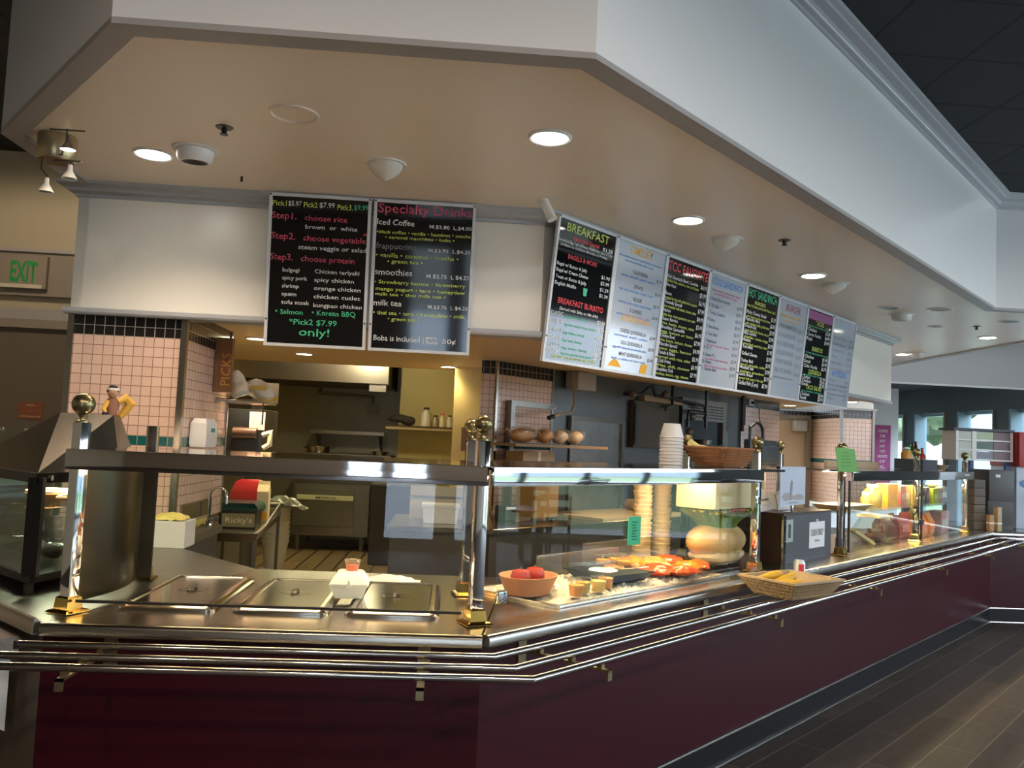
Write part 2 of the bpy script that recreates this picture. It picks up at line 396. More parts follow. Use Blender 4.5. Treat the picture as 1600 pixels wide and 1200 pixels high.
# dropped ceiling with its fascia, lip and crown
ring = [(-2.312, 5.30), (-2.312, 4.375), (-1.275, 3.062), (.458, 3.062), (4.963, 7.6), (6.675, 7.6), (6.675, 13.0)]
m = MB(); m.prism([(-2.29, 5.30), (-2.29, 4.37), (-1.265, 3.085), (.45, 3.085), (4.955, 7.62), (6.655, 7.62), (6.655, 12.98)] + [(5.24, 12.98), (5.24, 10.02), (.5125, 5.2875)], ZC, ZC+.08); struct('ceiling_dropped', m, CEIL_P, smooth=0)
m = MB(); m.sweep(ring, [(.002, ZC-.018), (.002, ZD), (-.06, ZD), (-.06, ZC-.018)])
struct('wall_fascia', m, FASCIA, smooth=0)
m = MB(); m.sweep(ring, [(.003, ZC-.020), (.003, ZC+.004), (-.095, ZC+.004), (-.095, ZC-.020)]); struct('trim_4', m, TRIM, smooth=0)
cr = [(.0, 3.965), (.012, 3.965), (.016, 3.985), (.035, 3.995), (.045, 4.01), (.050, 4.03), (.075, 4.045), (.088, 4.05), (.094, 4.065), (.118, 4.08), (.122, 4.10), (0, 4.10)]
m = MB(); m.sweep(ring, cr); struct('trim_5', m, CROWN, smooth=30)

# header over the serving line
hp = [(-2.312, 5.2875), (.5125, 5.2875), (5.24, 10.02)]
m = MB(); m.sweep(hp, [(0, 2.285), (0, ZC+.02), (-.12, ZC+.02), (-.12, 2.285)]); m.box(-2.312, -2.25, 5.2875, 8.2, 2.285, ZD); struct('wall_header', m, HEADER, smooth=0)
cr2 = [(0, 2.955), (.015, 2.957), (.018, 2.975), (.05, 2.985), (.06, 3.0), (.09, 3.01), (.10, 3.02), (.10, ZC), (0, ZC)]
m = MB(); m.sweep([(-2.312, 5.6)] + hp + [(5.24, 10.6)], cr2); struct('trim_6', m, CROWN, smooth=30)
m = MB(); m.sweep([(-2.35, 5.2875)] + hp[1:], [(.012, 2.25), (.022, 2.262), (.022, 2.285), (0, 2.29), (-.13, 2.29), (-.13, 2.25)]); struct('trim_7', m, CROWN, smooth=0)

# kitchen soffit, kitchen walls
m = MB(); m.prism([(-2.3, 5.40), (.44, 5.40), (5.10, 10.02), (5.24, 13), (4.6, 13), (4.55, 11.9), (.40, 7.75), (.34, 8.85), (-2.3, 8.85)], 2.31, 2.40); struct('ceiling_kitchen_soffit', m, KCEIL, smooth=0)
m = MB(); m.box(-2.3, .34, 8.85, 8.9, 2.31, 3.0); struct('wall_soffit_drop', m, KCEIL, smooth=0)
m = MB(); m.prism([(-3.3, 8.85), (.5, 8.85), (.5, 13.4), (-3.3, 13.4)], 3.0, 3.08); struct('ceiling_kitchen', m, KCEIL, smooth=0)
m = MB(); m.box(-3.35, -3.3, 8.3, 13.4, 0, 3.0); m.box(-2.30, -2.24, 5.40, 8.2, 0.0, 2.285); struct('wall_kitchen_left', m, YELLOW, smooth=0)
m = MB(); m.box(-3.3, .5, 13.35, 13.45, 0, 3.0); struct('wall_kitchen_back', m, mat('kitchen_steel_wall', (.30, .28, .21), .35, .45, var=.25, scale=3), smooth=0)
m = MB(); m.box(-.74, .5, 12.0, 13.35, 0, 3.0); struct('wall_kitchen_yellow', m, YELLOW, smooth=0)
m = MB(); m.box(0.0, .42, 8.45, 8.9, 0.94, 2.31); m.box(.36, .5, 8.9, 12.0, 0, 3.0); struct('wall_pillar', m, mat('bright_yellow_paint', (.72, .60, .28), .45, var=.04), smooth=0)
# left tiled column: front face and the side that runs back into the kitchen
TILE_L = tile_mat('pink_tile_left', 2.252, teal=13)
m = MB(); m.box(-2.312, -1.64, 5.3375, 5.40, .96, 2.252); m.box(-1.70, -1.64, 5.40, 6.375, 1.0, 2.31); struct('wall_tiled_left', m, TILE_L, smooth=0)
m = MB()
for x in (-2.335, -1.668): m.box(x, x+.036, 5.32, 5.36, .96, 2.252)
m.box(-1.70, -1.63, 6.375, 6.40, 1.0, 2.31); struct('trim_8', m, STEEL, smooth=0)
# tiled pier at the corner and the steel-clad wall behind the long run
zt = 2.31
m = MB(); m.box(.235, .37, 7.60, 7.66, .9, zt); struct('wall_pier', m, tile_mat('pink_tile_pier', zt, teal=13, u0=.37+7.60), smooth=0)
def bwall(name, u0, u1, v, z0, z1, mm, th=.06, **k):
    m = MB(); m.box(0, u1-u0, 0, th, z0, z1); p = W(u0, v); return struct(name, m, mm, loc=p, rz=RB, smooth=0, **k)
TILE_B = tile_mat('pink_tile_long', zt, teal=13)
bwall('wall_tiled_pier_side', 3.36, 4.15, 3.02, .9, zt, TILE_B)
bwall('wall_tiled_end', 8.10, 9.27, 3.02, .9, zt, TILE_B)
bwall('wall_steel', 4.15, 8.10, 3.03, .9, zt, STEELW)
m = MB(); 
for u in (3.345, 8.09, 4.14): m.box(u-3.345-.012, u-3.345+.016, -.012, .03, .95, zt)
struct('trim_9', m, STEEL, loc=W(3.345, 3.02), rz=RB, smooth=0)
# wall at the far end of the run with its door
TILE_R = tile_mat('pink_tile_far', 2.27, teal=13)
m = MB(); m.box(4.3, 5.72, 13.0, 13.1, .9, 2.27); struct('wall_tiled_far', m, TILE_R, smooth=0)
m = MB(); m.box(5.55, 6.02, 12.0, 12.1, .9, 2.27); m.box(5.55, 5.65, 12.1, 13.0, .9, 2.27); struct('wall_tiled_far_pier', m, TILE_R, smooth=0)
m = MB(); m.box(4.3, 6.02, 13.0, 13.1, 2.29, ZC); m.box(5.55, 6.02, 12.0, 12.1, 2.29, ZC); m.box(5.24, 5.55, 12.9, 13.0, 2.29, ZC); struct('wall_above_far_tiles', m, WHITEW, smooth=0)
m = MB(); m.box(5.52, 6.06, 11.97, 12.12, 2.27, 2.30); m.box(5.53, 5.57, 11.98, 12.02, .9, 2.27); m.box(6.0, 6.035, 11.98, 12.02, .9, 2.27); struct('trim_10', m, CROWN, smooth=0)
m = MB(); m.box(4.5, 5.42, 12.96, 12.995, 0, 2.13); d = struct('door_2', m, mat('tan_door', (.50, .38, .26), .5, var=.04), smooth=0)
f = MB(); f.box(5.42, 5.50, 12.93, 13.0, 0, 2.2); f.box(4.4, 4.5, 12.93, 13.0, 0, 2.2); f.box(4.5, 5.42, 12.93, 13.0, 2.13, 2.2); struct('door_frame', f, TAUPE, d, smooth=0)

# ---------------------------------------------------------------- outside the windows
m = MB(); m.prism([(15.0, -30), (70, -30), (70, 60), (15.0, 60)], -.25, -.15)
solo('ground_outside', m, mat('lawn', (.065, .105, .045), .9, var=.4, scale=3), 'green lawn outside the right-hand windows', 'lawn', kind='structure')
m = MB(); m.prism([(-30, -40), (11.0, -40), (11.0, -6.2), (-30, -6.2)], -.25, -.15)
solo('terrace_outside', m, mat('pale_concrete', (.46, .48, .52), .9, var=.2, scale=3), 'pale concrete terrace outside the windows behind the photographer', 'terrace', kind='structure')
m = MB(); m.prism([(11.05, -40), (15.0, -40), (15.0, 60), (11.05, 60)], -.25, -.15)
solo('pavement_outside', m, mat('pavement', (.16, .165, .175), .9, var=.2, scale=3), 'grey pavement outside the windows', 'pavement', kind='structure')
m = MB(); m.box(36, 37, 0, 60, -.2, 7.5); solo('wall_outside', m, mat('far_facade', (.20, .235, .27), .8, var=.2, scale=.4), 'pale grey building across the lawn', 'building', kind='structure', smooth=0)
LEAF = mat('tree_leaves', (.10, .15, .075), .7, var=.7, scale=3); BARK = mat('bark', (.16, .11, .08), .9, var=.4)
def tree(x, y, h, label):
    t = thing('tree', label, 'tree', (x, y, -.15), group='trees outside the windows')
    q = MB(); q.tube([(0, 0, 0), (.1, 0, h*.35), (0, .1, h*.6)], [.18, .14, .08], 8); part('trunk', q, BARK, t)
    q = MB()
    for i in range(26):
        a = random.random()*6.28; rr = random.random()**.5*h*.30
        q.ball((rr*math.cos(a), rr*math.sin(a), h*(.40+.55*random.random())), .34+.4*random.random(), 8, amp=.35, fr=2.5)
    part('crown', q, LEAF, t)
tree(22, 28.5, 6.5, 'green tree outside, seen through the far windows')
tree(19, 34, 7.5, 'green tree outside, behind the narrow window bay')
tree(24, 14, 7, 'green tree on the lawn, mirrored in the steel rail')
# ================================================================ counters
CZ = .915
A0, A1 = (-1.36, 3.10), (.14, 3.10)
Q = (5.457, 8.418); QX = 9.6
def edge_prof(o):     # rolled front edge of the steel tops
    return [(o, CZ-.040), (o+.002, CZ-.010), (o-.004, CZ-.001), (o-.012, CZ+.003), (o-.03, CZ), (o-.03, CZ-.040)]
CT = thing('serving_counter', 'maroon fronted serving counter with stainless top, bending round the whole line', 'counter', (0, 0, 0))
def counter(label, path, slab, holes=None):
    t = CT
    q = MB(); q.sweep(path, [(0, .16), (0, CZ-.04), (-.03, CZ-.04), (-.03, .16)]); part('front_panel', q, MAROON, t, smooth=0, label='glossy dark maroon front panel')
    q = MB(); q.sweep(path, [(-.004, .0), (-.004, .16), (-.03, .16), (-.03, .0)]); part('toe_kick', q, BLACKB, t, smooth=0, label='black toe kick')
    for z in (.012, .150):
        q = MB(); q.sweep(path, [(.0, z-.008), (.006, z-.008), (.008, z), (.006, z+.008), (0, z+.008), (-.004, z)]); part('kick_strip', q, STEEL, t, label='bright metal strip', smooth=0)
    q = MB(); q.sweep(path, edge_prof(.036)); part('front_edge', q, STEEL, t, smooth=50)
    q = MB(); q.prism(slab, CZ-.04, CZ); tp = part('counter_top', q, STEEL, t, smooth=0, label='stainless steel top')
    return t
def inner(pts): return [tuple(W(u, v).xy) for u, v in pts]
cA = counter('maroon fronted serving counter holding the three lidded pans', [A0, A1],
        [(-1.36, 3.094), (.137, 3.094), (.30, 4.40), (-.93, 4.40)])
cB = counter('longest maroon serving counter, running back past the tills', [A1, Q],
        inner([(0.0, -.006), (7.52, -.006), (7.52, .78), (1.03, .80)]))
cC = counter('maroon counter at the far end under the soda machines', [Q, (QX, Q[1])],
        [(5.46, 8.412), (QX, 8.412), (QX, 9.35), (4.92, 8.98)])
t = CT
q = MB(); q.sweep([(-3.2, 4.94), A0], [(.036, CZ-.040), (.038, CZ-.010), (.032, CZ+.012), (.022, CZ+.014), (.01, CZ), (.0, CZ-.04)]); part('front_edge', q, STEEL, t)
q = MB(); q.prism([(-1.362, 3.096), (-.935, 4.40), (-1.62, 5.2), (-1.62, 5.33), (-2.9, 5.33), (-3.2, 4.93)], CZ-.04, CZ-.0005); part('counter_top', q, STEEL2, t, label='left end steel top under the pastry case', smooth=0)
q = MB(); q.sweep([(-3.2, 4.94), A0], [(-.005, 0), (-.005, CZ-.04), (-.03, CZ-.04), (-.03, 0)]); part('front_panel', q, mat('brown_speckled_panel', (.14, .10, .07), .6, var=.4, scale=90), t, smooth=0, label='brown speckled front panel')
# granite ledge on the dining side of that counter
GRAN = mat('grey_granite', (.42, .38, .34), .3, var=.7, scale=45)
t = thing('granite_ledge', 'speckled grey granite ledge on white corbels at the far left', 'ledge', (0, 0, 0))
q = MB(); q.sweep([(-3.2, 4.94), (-1.42, 3.16)], [(.044, .80), (.044, .855), (.42, .855), (.42, .80)]); part('slab', q, GRAN, t, smooth=0)
for d in (.10, 1.2):
    q = MB(); pr = [(0, .80), (.30, .80), (.30, .74), (.26, .70), (.20, .69), (.16, .66), (.14, .60), (.10, .56), (.05, .55), (0, .52)]
    mm = Matrix.Translation((-1.42-d*S2-.03, 3.16+d*S2-.03, 0)) @ Matrix.Rotation(-3*PI/4, 4, 'Z') @ Matrix(((1, 0, 0, 0), (0, 0, 1, 0), (0, 1, 0, 0), (0, 0, 0, 1)))
    q.prism(pr, -.03, .03, mm); part('corbel', q, WHITEP, t, label='white scrolled corbel', smooth=0)

# ---------------------------------------------------------------- tray rails
t = thing('tray_rail', 'three bright steel tubes for sliding trays along the counters', 'tray rail', (0, 0, 0))
ends = ((.09, -1.395), (.235, -1.42), (.36, -1.45))
for o, xl in ends:
    c1 = (.14 + o*.41421, 3.10 - o); c2 = (Q[0] + o*.41421, Q[1] - o)
    q = MB(); q.tube([(xl, c1[1], .86), (c1[0], c1[1], .86), (c2[0], c2[1], .86), (QX, c2[1], .86)], .0128, 14)
    r = part('rail_tube', q, mat('rail_steel', (.60, .57, .54), .17, 1, var=.05), t)
    q = MB(); q.box(xl-.012, xl, c1[1]-.014, c1[1]+.014, .846, .874); part('end_cap', q, RUBBER, r, smooth=0)
BRK = mat('bracket_metal', (.42, .34, .20), .3, .9, var=.15)
def bracket(p, rz):
    q = MB(); q.box(-.022, .022, -.007, -.001, .775, .872); q.box(-.012, .012, -.40, -.004, .828, .836); q.box(-.012, .012, -.40, -.39, .80, .836)
    for o, _ in ends: q.box(-.010, .010, -o-.010, -o+.010, .834, .850)
    q.cyl((0, 0), .006, 0, .003, 8, m=Matrix.Translation((0, -.006, .855)) @ Matrix.Rotation(PI/2, 4, 'X'))
    part('bracket', q, BRK, t, loc=p, rz=rz, smooth=0, label='brassy support bracket')
for x in (-1.13, -.06): bracket((x, 3.10, 0), 0)
for u in (.22, 1.62, 3.0, 4.4, 5.8, 7.1): bracket(W(u, 0), RB)
bracket((6.6, Q[1], 0), 0)

# ---------------------------------------------------------------- sneeze guards
def post(parent, p, rz, ztop=1.60, ball=True, w=.022, br=.035):
    q = MB(); q.box(-w, w, -w, w, CZ+.004, ztop, bev=.003); o = part('post', q, CHROME, parent, loc=p, rz=rz, label='square chrome post')
    q = MB(); q.loft([[(-a, -a, z), (a, -a, z), (a, a, z), (-a, a, z)] for a, z in ((.052, CZ+.004), (.052, CZ+.006), (.046, CZ+.012), (.034, CZ+.016), (.030, CZ+.055), (.024, CZ+.060))])
    part('brass_base', q, BRASS, o, smooth=0)
    if ball:
        q = MB(); q.lathe([(0, ztop), (.023, ztop), (.023, ztop+.006), (.013, ztop+.010), (.011, ztop+.018), (.018, ztop+.030)], seg=20); q.ball((0, 0, ztop+.027+br), br, 24)
        part('ball_finial', q, BRASSB, o, label='round aged brass ball')
    return o
SHELFM = mat('mirror_steel_shelf', (.55, .54, .53), .06, 1, var=.05)
BARM = mat('bright_steel_rail', (.62, .60, .60), .045, 1, var=.03)
GT = 1.505; GB = 1.432
# left guard over the pans
t = thing('sneeze_guard', 'glass sneeze guard over the three lidded pans and round the corner over the ice display', 'sneeze guard', (0, 0, 0), group='sneeze guards')
post(t, (-1.352, 3.262, 0), -.45, br=.041); post(t, (-1.345, 4.0, 0), 0, 1.60, False)
post(t, (.088, 3.87, 0), .2)
q = MB(); q.box(-1.375, .138, 3.196, 3.212, GB, GT, bev=.003); part('front_rail', q, BARM, t, label='polished steel front band')
q = MB(); q.prism([(-1.372, 3.213), (.135, 3.213), (.135, 3.22), (.02, 3.93), (-1.372, 3.93)], GT-.014, GT); part('top_shelf', q, SHELFM, t, smooth=0)
q = MB(); q.box(-1.315, .066, 3.232, 3.238, .965, GB+.02); g = part('glass_panel', q, GLASS, t, smooth=0)
q = MB(); q.box(-1.315, .066, 3.229, 3.241, .957, .966); part('glass_edging', q, RUBBER, g, smooth=0)
q = MB()
q.grid(lambda a, b: (-1.325+.055*math.sin(a*PI)*1.0 - .02, 3.30+.62*a, .945+(GB-.945)*b), 12, 2); q.solidify(.003)
part('end_panel', q, mat('end_panel_steel', (.34, .28, .20), .2, 1, var=.3, scale=6, stretch=(6, 6, .4)), t, label='curved brushed steel end panel')
q = MB(); q.box(-1.36, -1.30, 3.962, 3.975, .93, GB); part('end_panel_edge', q, RUBBER, t, smooth=0)
# centre corner post and the guard over the ice display
post(t, (.118, 3.268, 0), RB/2)
pB = lambda u, v: W(u, v)
post(t, pB(2.44, .13), RB); post(t, pB(2.64, .70), RB)
def bpart(name, parent, mm, u0, u1, v0, v1, z0, z1, bev=0, label=None, smooth=0, pu=None):
    q = MB(); q.box(0, u1-u0, v0, v1, z0, z1, bev=bev); return part(name, q, mm, parent, loc=W(u0, 0) if pu is None else (u0-pu, 0, 0), rz=RB if pu is None else 0, smooth=smooth, label=label)
bpart('front_rail', t, BARM, .088, 2.38, .055, .071, GB, GT, .003, 'polished steel front band', 40)
q = MB(); q.prism([(.142, 3.222)] + inner([(2.70, .072), (2.70, .73), (.57, .73)]) + [(.028, 3.932)], GT-.014, GT); part('top_shelf', q, SHELFM, t, smooth=0)
g = bpart('glass_panel', t, GLASS, .16, 2.40, .092, .098, .930, GB+.02)
for u, z in ((.20, 1.01), (2.38, 1.33), (2.38, 1.02)):
    q = MB(); q.box(0, .045, .086, .104, z-.022, z+.022, bev=.002); part('glass_clip', q, CHROME, g, loc=(u-.02-.16, 0, 0))
q = MB(); q.box(0, 2.1, 0, .05, GB-.01, GB+.02); lamp = part('display_lamp', q, WHITEP, t, loc=W(.25, .16), rz=RB, smooth=0)
area('display_lamp_light', W(1.3, .30, GT-.03), (0, 0, RB), 2.0, .10, 7.5, (1, .64, .27), t)
q = MB(); q.box(0, 2.0, .0, .05, GT-.020, GT-.014); part('lamp_lens', q, BULBW, t, loc=W(.3, .28), rz=RB, smooth=0)
# guard over the snack display
t = thing('sneeze_guard', 'glass sneeze guard over the snack shelves beyond the till', 'sneeze guard', (0, 0, 0), group='sneeze guards')
for u, v in ((3.78, .13), (5.50, .13), (7.06, .13), (4.05, .70)): post(t, W(u, v), RB)
bpart('front_rail', t, BARM, 3.80, 7.10, .055, .071, GB, GT, .003, 'polished steel front band', 40)
bpart('top_shelf', t, SHELFM, 3.80, 7.10, .072, .75, GT-.014, GT)
g = bpart('glass_panel', t, GLASS, 3.84, 5.46, .092, .098, .935, GB); bpart('glass_edging', g, RUBBER, 3.83, 3.845, .088, .102, .935, GB, pu=3.84)
g = bpart('glass_panel', t, GLASS, 5.54, 7.03, .092, .098, .935, GB); bpart('glass_edging', g, RUBBER, 5.52, 5.54, .088, .102, .935, GB, pu=5.54)
for u, z in ((5.49, 1.32), (5.49, 1.08)):
    q = MB(); q.box(0, .10, .084, .106, z-.022, z+.022, bev=.002); part('glass_clip', q, BLACKP, g, loc=(u-.02-5.54, 0, 0))
bpart('middle_shelf', t, GLASSG, 3.86, 7.02, .14, .62, 1.192, 1.20)
area('snack_lamp_light', W(5.4, .28, GT-.03), (0, 0, RB), 3.0, .10, 20, (1, .70, .32), t)
q = MB(); q.box(0, 1.6, 0, .05, GT-.020, GT-.014); part('lamp_lens', q, BULBW, t, loc=W(3.95, .28), rz=RB, smooth=0)
area('pan_lamp_light', (-.55, 3.5, GT-.03), (0, 0, 0), 1.2, .12, 3.5, (1, .70, .36))
# ================================================================ ceiling fittings
def downlight(x, y, label, col=LAMP, e=16, r=.105, z=None, mm=None, lens=BULB, grp='recessed downlights'):
    z = ZC if z is None else z
    t = thing('downlight', label, 'ceiling light', (x, y, z), group=grp)
    q = MB(); q.lathe([(r*.80, .004), (r*.82, -.010), (r*.93, -.013), (r, -.006), (r, .0)], seg=36); part('trim_ring', q, mm or WHITEP, t)
    q = MB(); q.lathe([(0, -.009), (r*.6, -.010), (r*.82, -.006), (r*.82, .002), (0, .002)], seg=36); part('lens', q, lens, t, label='glowing white lens')
    spot('downlight_beam', (0, 0, -.03), e, col, math.radians(126), r*.8, t, blend=.9)
for x, y, lb, e in ((-1.65, 4.60, 'lit round downlight beside the black eyeball fitting on the left', 30), (.39, 3.95, 'lit round downlight in the middle of the dropped ceiling', 34),
                 (1.41, 5.24, 'lit round downlight above the third and fourth long run boards', 18), (2.82, 6.65, 'lit round downlight above the narrower far boards', 18),
                 (6.07, 9.43, 'lit round downlight at the far right end of the dropped ceiling', 16), (6.10, 11.36, 'small lit downlight next to the farthest eyeball fitting', 14)):
    downlight(x, y, lb, e=e)
# open can with a warm bulb
t = thing('downlight', 'open recessed can with a warm bulb showing inside', 'ceiling light', (-.786, 3.88, ZC), group='recessed downlights')
q = MB(); q.lathe([(.080, .07), (.097, -.001), (.102, -.008), (.112, -.006), (.114, 0), (.10, .004)], seg=36); part('reflector', q, mat('pink_white_reflector', (.72, .60, .52), .35, var=.03), t)
q = MB(); q.ball((.0, .05, .028), .04, 16, sz=.4); part('bulb', q, BULBW, t)
spot('bulb_beam', (0, 0, -.03), 20, WARM, math.radians(140), .08, t)
def eyeball(x, y, rz, label, r=.10, tilt=.5, black=True):
    t = thing('eyeball_light', label, 'ceiling light', (x, y, ZC), rz, group='unlit eyeball spotlights')
    q = MB(); q.lathe([(r*.86, .002), (r*.9, -.008), (r*1.02, -.008), (r*1.1, -.003), (r*1.1, 0)], seg=32); part('trim_ring', q, WHITEP, t)
    M = Matrix.Rotation(tilt, 4, 'X')
    q = MB(); q.lathe([(r*.88, .02), (r*.9, -.01), (r*.84, -.05), (r*.70, -.068), (r*.62, -.068), (r*.55, -.03)], seg=32, m=M); part('eyeball', q, WHITEP, t)
    q = MB(); q.lathe([(0, -.020), (r*.64, -.066)], seg=24, m=M); part('lamp_opening', q, BLACKB, t, label='black lamp opening')
eyeball(-1.40, 4.49, 0, 'eyeball spotlight with a black opening beside the left lit downlight', .105, .05)
eyeball(4.40, 8.23, -.6, 'eyeball spotlight with a black opening near the header end', .11, .1)
eyeball(6.19, 11.14, 0, 'farthest eyeball spotlight, beside a small lit downlight', .10, .1)
def wallwash(x, y, rz, label, r=.10):
    t = thing('wall_wash_light', label, 'ceiling light', (x, y, ZC), rz, group='half dome wall wash lights')
    q = MB(); q.lathe([(r*.9, .002), (r*.94, -.008), (r*1.04, -.008), (r*1.1, -.002), (r*1.1, 0)], seg=32); part('trim_ring', q, WHITEP, t)
    q = MB()
    q.grid(lambda a, b: (r*.92*math.cos(2*PI*a)*(1-.98*b**2.2)+.0*b, r*.92*math.sin(2*PI*a)*(1-.98*b**2.2)+.03*b, -.085*b-.002), 28, 8); part('half_dome', q, mat('dome_white', (.70, .68, .62), .3, var=.03), t)
wallwash(-.42, 4.51, 0, 'white half dome light above the two left menu boards')
wallwash(1.79, 5.66, .8, 'white half dome light above the third long run board')
wallwash(3.14, 6.95, .8, 'white half dome light above the last long run boards')
def sprinkler(x, y, label):
    t = thing('sprinkler_head', label, 'sprinkler', (x, y, ZC), group='ceiling sprinklers')
    q = MB(); q.lathe([(0, -.002), (.026, -.003), (.038, -.005), (.042, 0)], seg=24); part('escutcheon', q, STEELD, t)
    q = MB(); q.cyl((0, 0), .009, -.035, -.002, 10); q.lathe([(0, -.038), (.020, -.037), (.020, -.034), (0, -.033)], seg=14); q.box(-.012, -.008, -.003, .003, -.034, -.004); q.box(.008, .012, -.003, .003, -.034, -.004); part('deflector', q, BLACKP, t)
sprinkler(-1.156, 4.12, 'black sprinkler head between the left downlights')
sprinkler(2.17, 5.60, 'black sprinkler head right of the middle half dome light')
sprinkler(5.48, 8.71, 'black sprinkler head at the far right of the dropped ceiling')
def hole(x, y, label, r=.10, mm=BLACKB):
    t = thing('recessed_can', label, 'ceiling light', (x, y, ZC), group='unlit recessed cans')
    q = MB(); q.lathe([(r*.84, .002), (r*.86, -.006), (r, -.006), (r*1.04, 0)], seg=32); part('trim_ring', q, WHITEP, t)
    q = MB(); q.lathe([(0, -.002), (r*.86, -.002), (r*.86, .002), (0, .002)], seg=32); part('opening', q, mm, t)
hole(4.11, 7.91, 'dark empty recessed can beside the header end eyeball'); hole(5.56, 8.29, 'dark empty recessed can at the right edge of the picture')
hole(4.56, 7.83, 'flat beige cover disc behind the header end eyeball', .115, mat('beige_cover', (.55, .48, .40), .5)); hole(5.12, 8.86, 'small flat beige cover disc farther back', .08, mat('beige_cover_b', (.52, .46, .40), .5))
# track spotlight cluster at the left corner
t = thing('track_spotlight', 'gold canopy spotlight cluster at the left ceiling corner', 'ceiling light', (-2.06, 4.42, ZC))
GOLD = mat('brushed_gold', (.48, .38, .22), .3, .8, var=.2)
q = MB(); q.lathe([(0, 0), (.088, 0), (.092, -.01), (.088, -.125), (.084, -.13), (0, -.13)], seg=28); part('canopy', q, GOLD, t)
q = MB(); q.tube([(.02, -.02, -.10), (.10, -.16, -.14), (.16, -.26, -.10), (.18, -.30, -.06)], .004, 6); q.tube([(-.04, -.05, -.12), (-.02, -.10, -.20), (.02, -.12, -.24)], .004, 6)
q.tube([(.10, -.30, -.065), (.26, -.30, -.065)], .004, 6); q.tube([(.04, -.12, -.16), (.18, -.13, -.16)], .004, 6); part('arm', q, STEELD, t)
for (px, py, pz), lit in (((.19, -.30, -.09), 1), ((.13, -.13, -.18), 0), ((.02, -.12, -.25), 0)):
    q = MB(); q.lathe([(0, 0), (.010, 0), (.012, -.03), (.022, -.045), (.036, -.07), (.034, -.07), (.02, -.05)], (px, py, pz), 20); h = part('spot_head', q, WHITEP if not lit else STEEL, t)
    q = MB(); q.lathe([(0, -.066), (.033, -.068), (0, -.072)], (px, py, pz), 16); part('bulb_face', q, BULBW if lit else GLASSG, h)
    if lit: spot('spot_beam', (px, py, pz-.08), 9, WARM, 2.2, .03, t)
# security camera by the corner of the header
t = thing('security_camera', 'small white camera hanging from the ceiling at the header corner', 'camera', (.468, 5.00, ZC))
q = MB(); q.lathe([(0, 0), (.035, 0), (.035, -.012), (.012, -.02), (0, -.02)], seg=20); part('mount', q, WHITEP, t)
q = MB(); q.cyl((0, 0), .030, -.14, -.015, 20, r2=.026, m=Matrix.Rotation(-.45, 4, 'Y') @ Matrix.Rotation(-.2, 4, 'X')); part('camera_body', q, mat('white_enamel', (.85, .85, .84), .3), t)
solo('ceiling_hook', MB().box(-.006, .006, -.004, .004, -.03, 0), RUBBER, 'tiny dark hook on the ceiling left of the menu boards', 'hook', loc=(-1.265, 4.92, ZC))
# kitchen soffit lights
for x, y, lb, e in ((-1.54, 6.73, 'kitchen soffit downlight beside the left menu board', 85), (-.07, 8.43, 'yellow kitchen downlight near the bright yellow pillar', 26), (-1.36, 7.83, 'kitchen soffit downlight under the left menu boards', 60)):
    downlight(x, y, lb, (1, .78, .42), e, .085, 2.31, lens=BULBK, grp='kitchen downlights')
for u, lb in ((4.2, 'soffit downlight over the bread shelf'), (6.2, 'soffit downlight over the pizza oven')):
    p = W(u, 2.1); downlight(p.x, p.y, lb, (1, .68, .36), 26, .085, 2.31, lens=BULBK, grp='kitchen downlights')
downlight(4.87, 12.2, 'soffit downlight in front of the far tan door', LAMP, 12, .10, 2.31, grp='kitchen downlights'); downlight(5.07, 10.7, 'soffit downlight right of the last menu board', LAMP, 12, .10, 2.31, grp='kitchen downlights')
area('kitchen_ceiling_light', (-1.6, 11.2, 2.98), (0, 0, 0), 1.2, .5, 26, (1, .84, .50))
spot('hood_front_light', (-1.25, 9.7, 2.9), 34, (1, .88, .55), 1.6, .1, rot=(math.radians(65), 0, 0), blend=.8)
downlight(9.2, 16.2, 'small lit ceiling light in the dark far room', WARM, 8, .09, 3.2)
# ================================================================ lettering
TXQ = []
def txt(key, s, x0, x1, y, h, mm, lean=0.0, bold=.0):
    """queue a line of lettering: fractions of the board, baseline y from the top, cap height h in metres"""
    c = bpy.data.curves.new('lettering', 'FONT'); c.body = s; c.size = 1; c.resolution_u = 2; c.offset = bold + .008
    o = bpy.data.objects.new('lettering', c); COL.objects.link(o); TXQ.append((key, o, x0, x1, y, h, mm, lean))
BOARDS = {}
def flush():
    bpy.context.view_layer.update(); dg = bpy.context.evaluated_depsgraph_get()
    per = {}
    for key, o, x0, x1, y, h, mm, lean in TXQ:
        me = bpy.data.meshes.new_from_object(o.evaluated_get(dg)); per.setdefault(key, []).append((me, x0, x1, y, h, mm, lean))
    for key, lst in per.items():
        root, wd, ht, yo, nm = BOARDS[key]; q = MB(); ms = []
        for me, x0, x1, y, h, mm, lean in lst:
            if not len(me.vertices): continue
            xs = [v.co.x for v in me.vertices]; a, b = min(xs), max(xs)
            if mm not in ms: ms.append(mm)
            k = (x1-x0)*wd/max(1e-4, b-a); n0 = len(q.b.verts); nf = len(q.b.faces)
            q.b.from_mesh(me); q.b.verts.ensure_lookup_table(); q.b.faces.ensure_lookup_table()
            for v in q.b.verts[n0:]:
                X, Y = v.co.x, v.co.y; jx = .035*math.sin(X*5.1+y*40)*h
                v.co = Vector((x0*wd+(X-a)*k + lean*Y*h*1.38, yo, ht*(1-y)+Y*h*1.38+jx))
            for f in q.b.faces[nf:]: f.material_index = ms.index(mm)
            bpy.data.meshes.remove(me)
        build(nm, q, ms, root, smooth=0, recalc=False)
    for e in TXQ:
        c = e[1].data; bpy.data.objects.remove(e[1], do_unlink=True); bpy.data.curves.remove(c)
    TXQ.clear()
def ink(n, c): return mat(n, c, .6, var=.05)
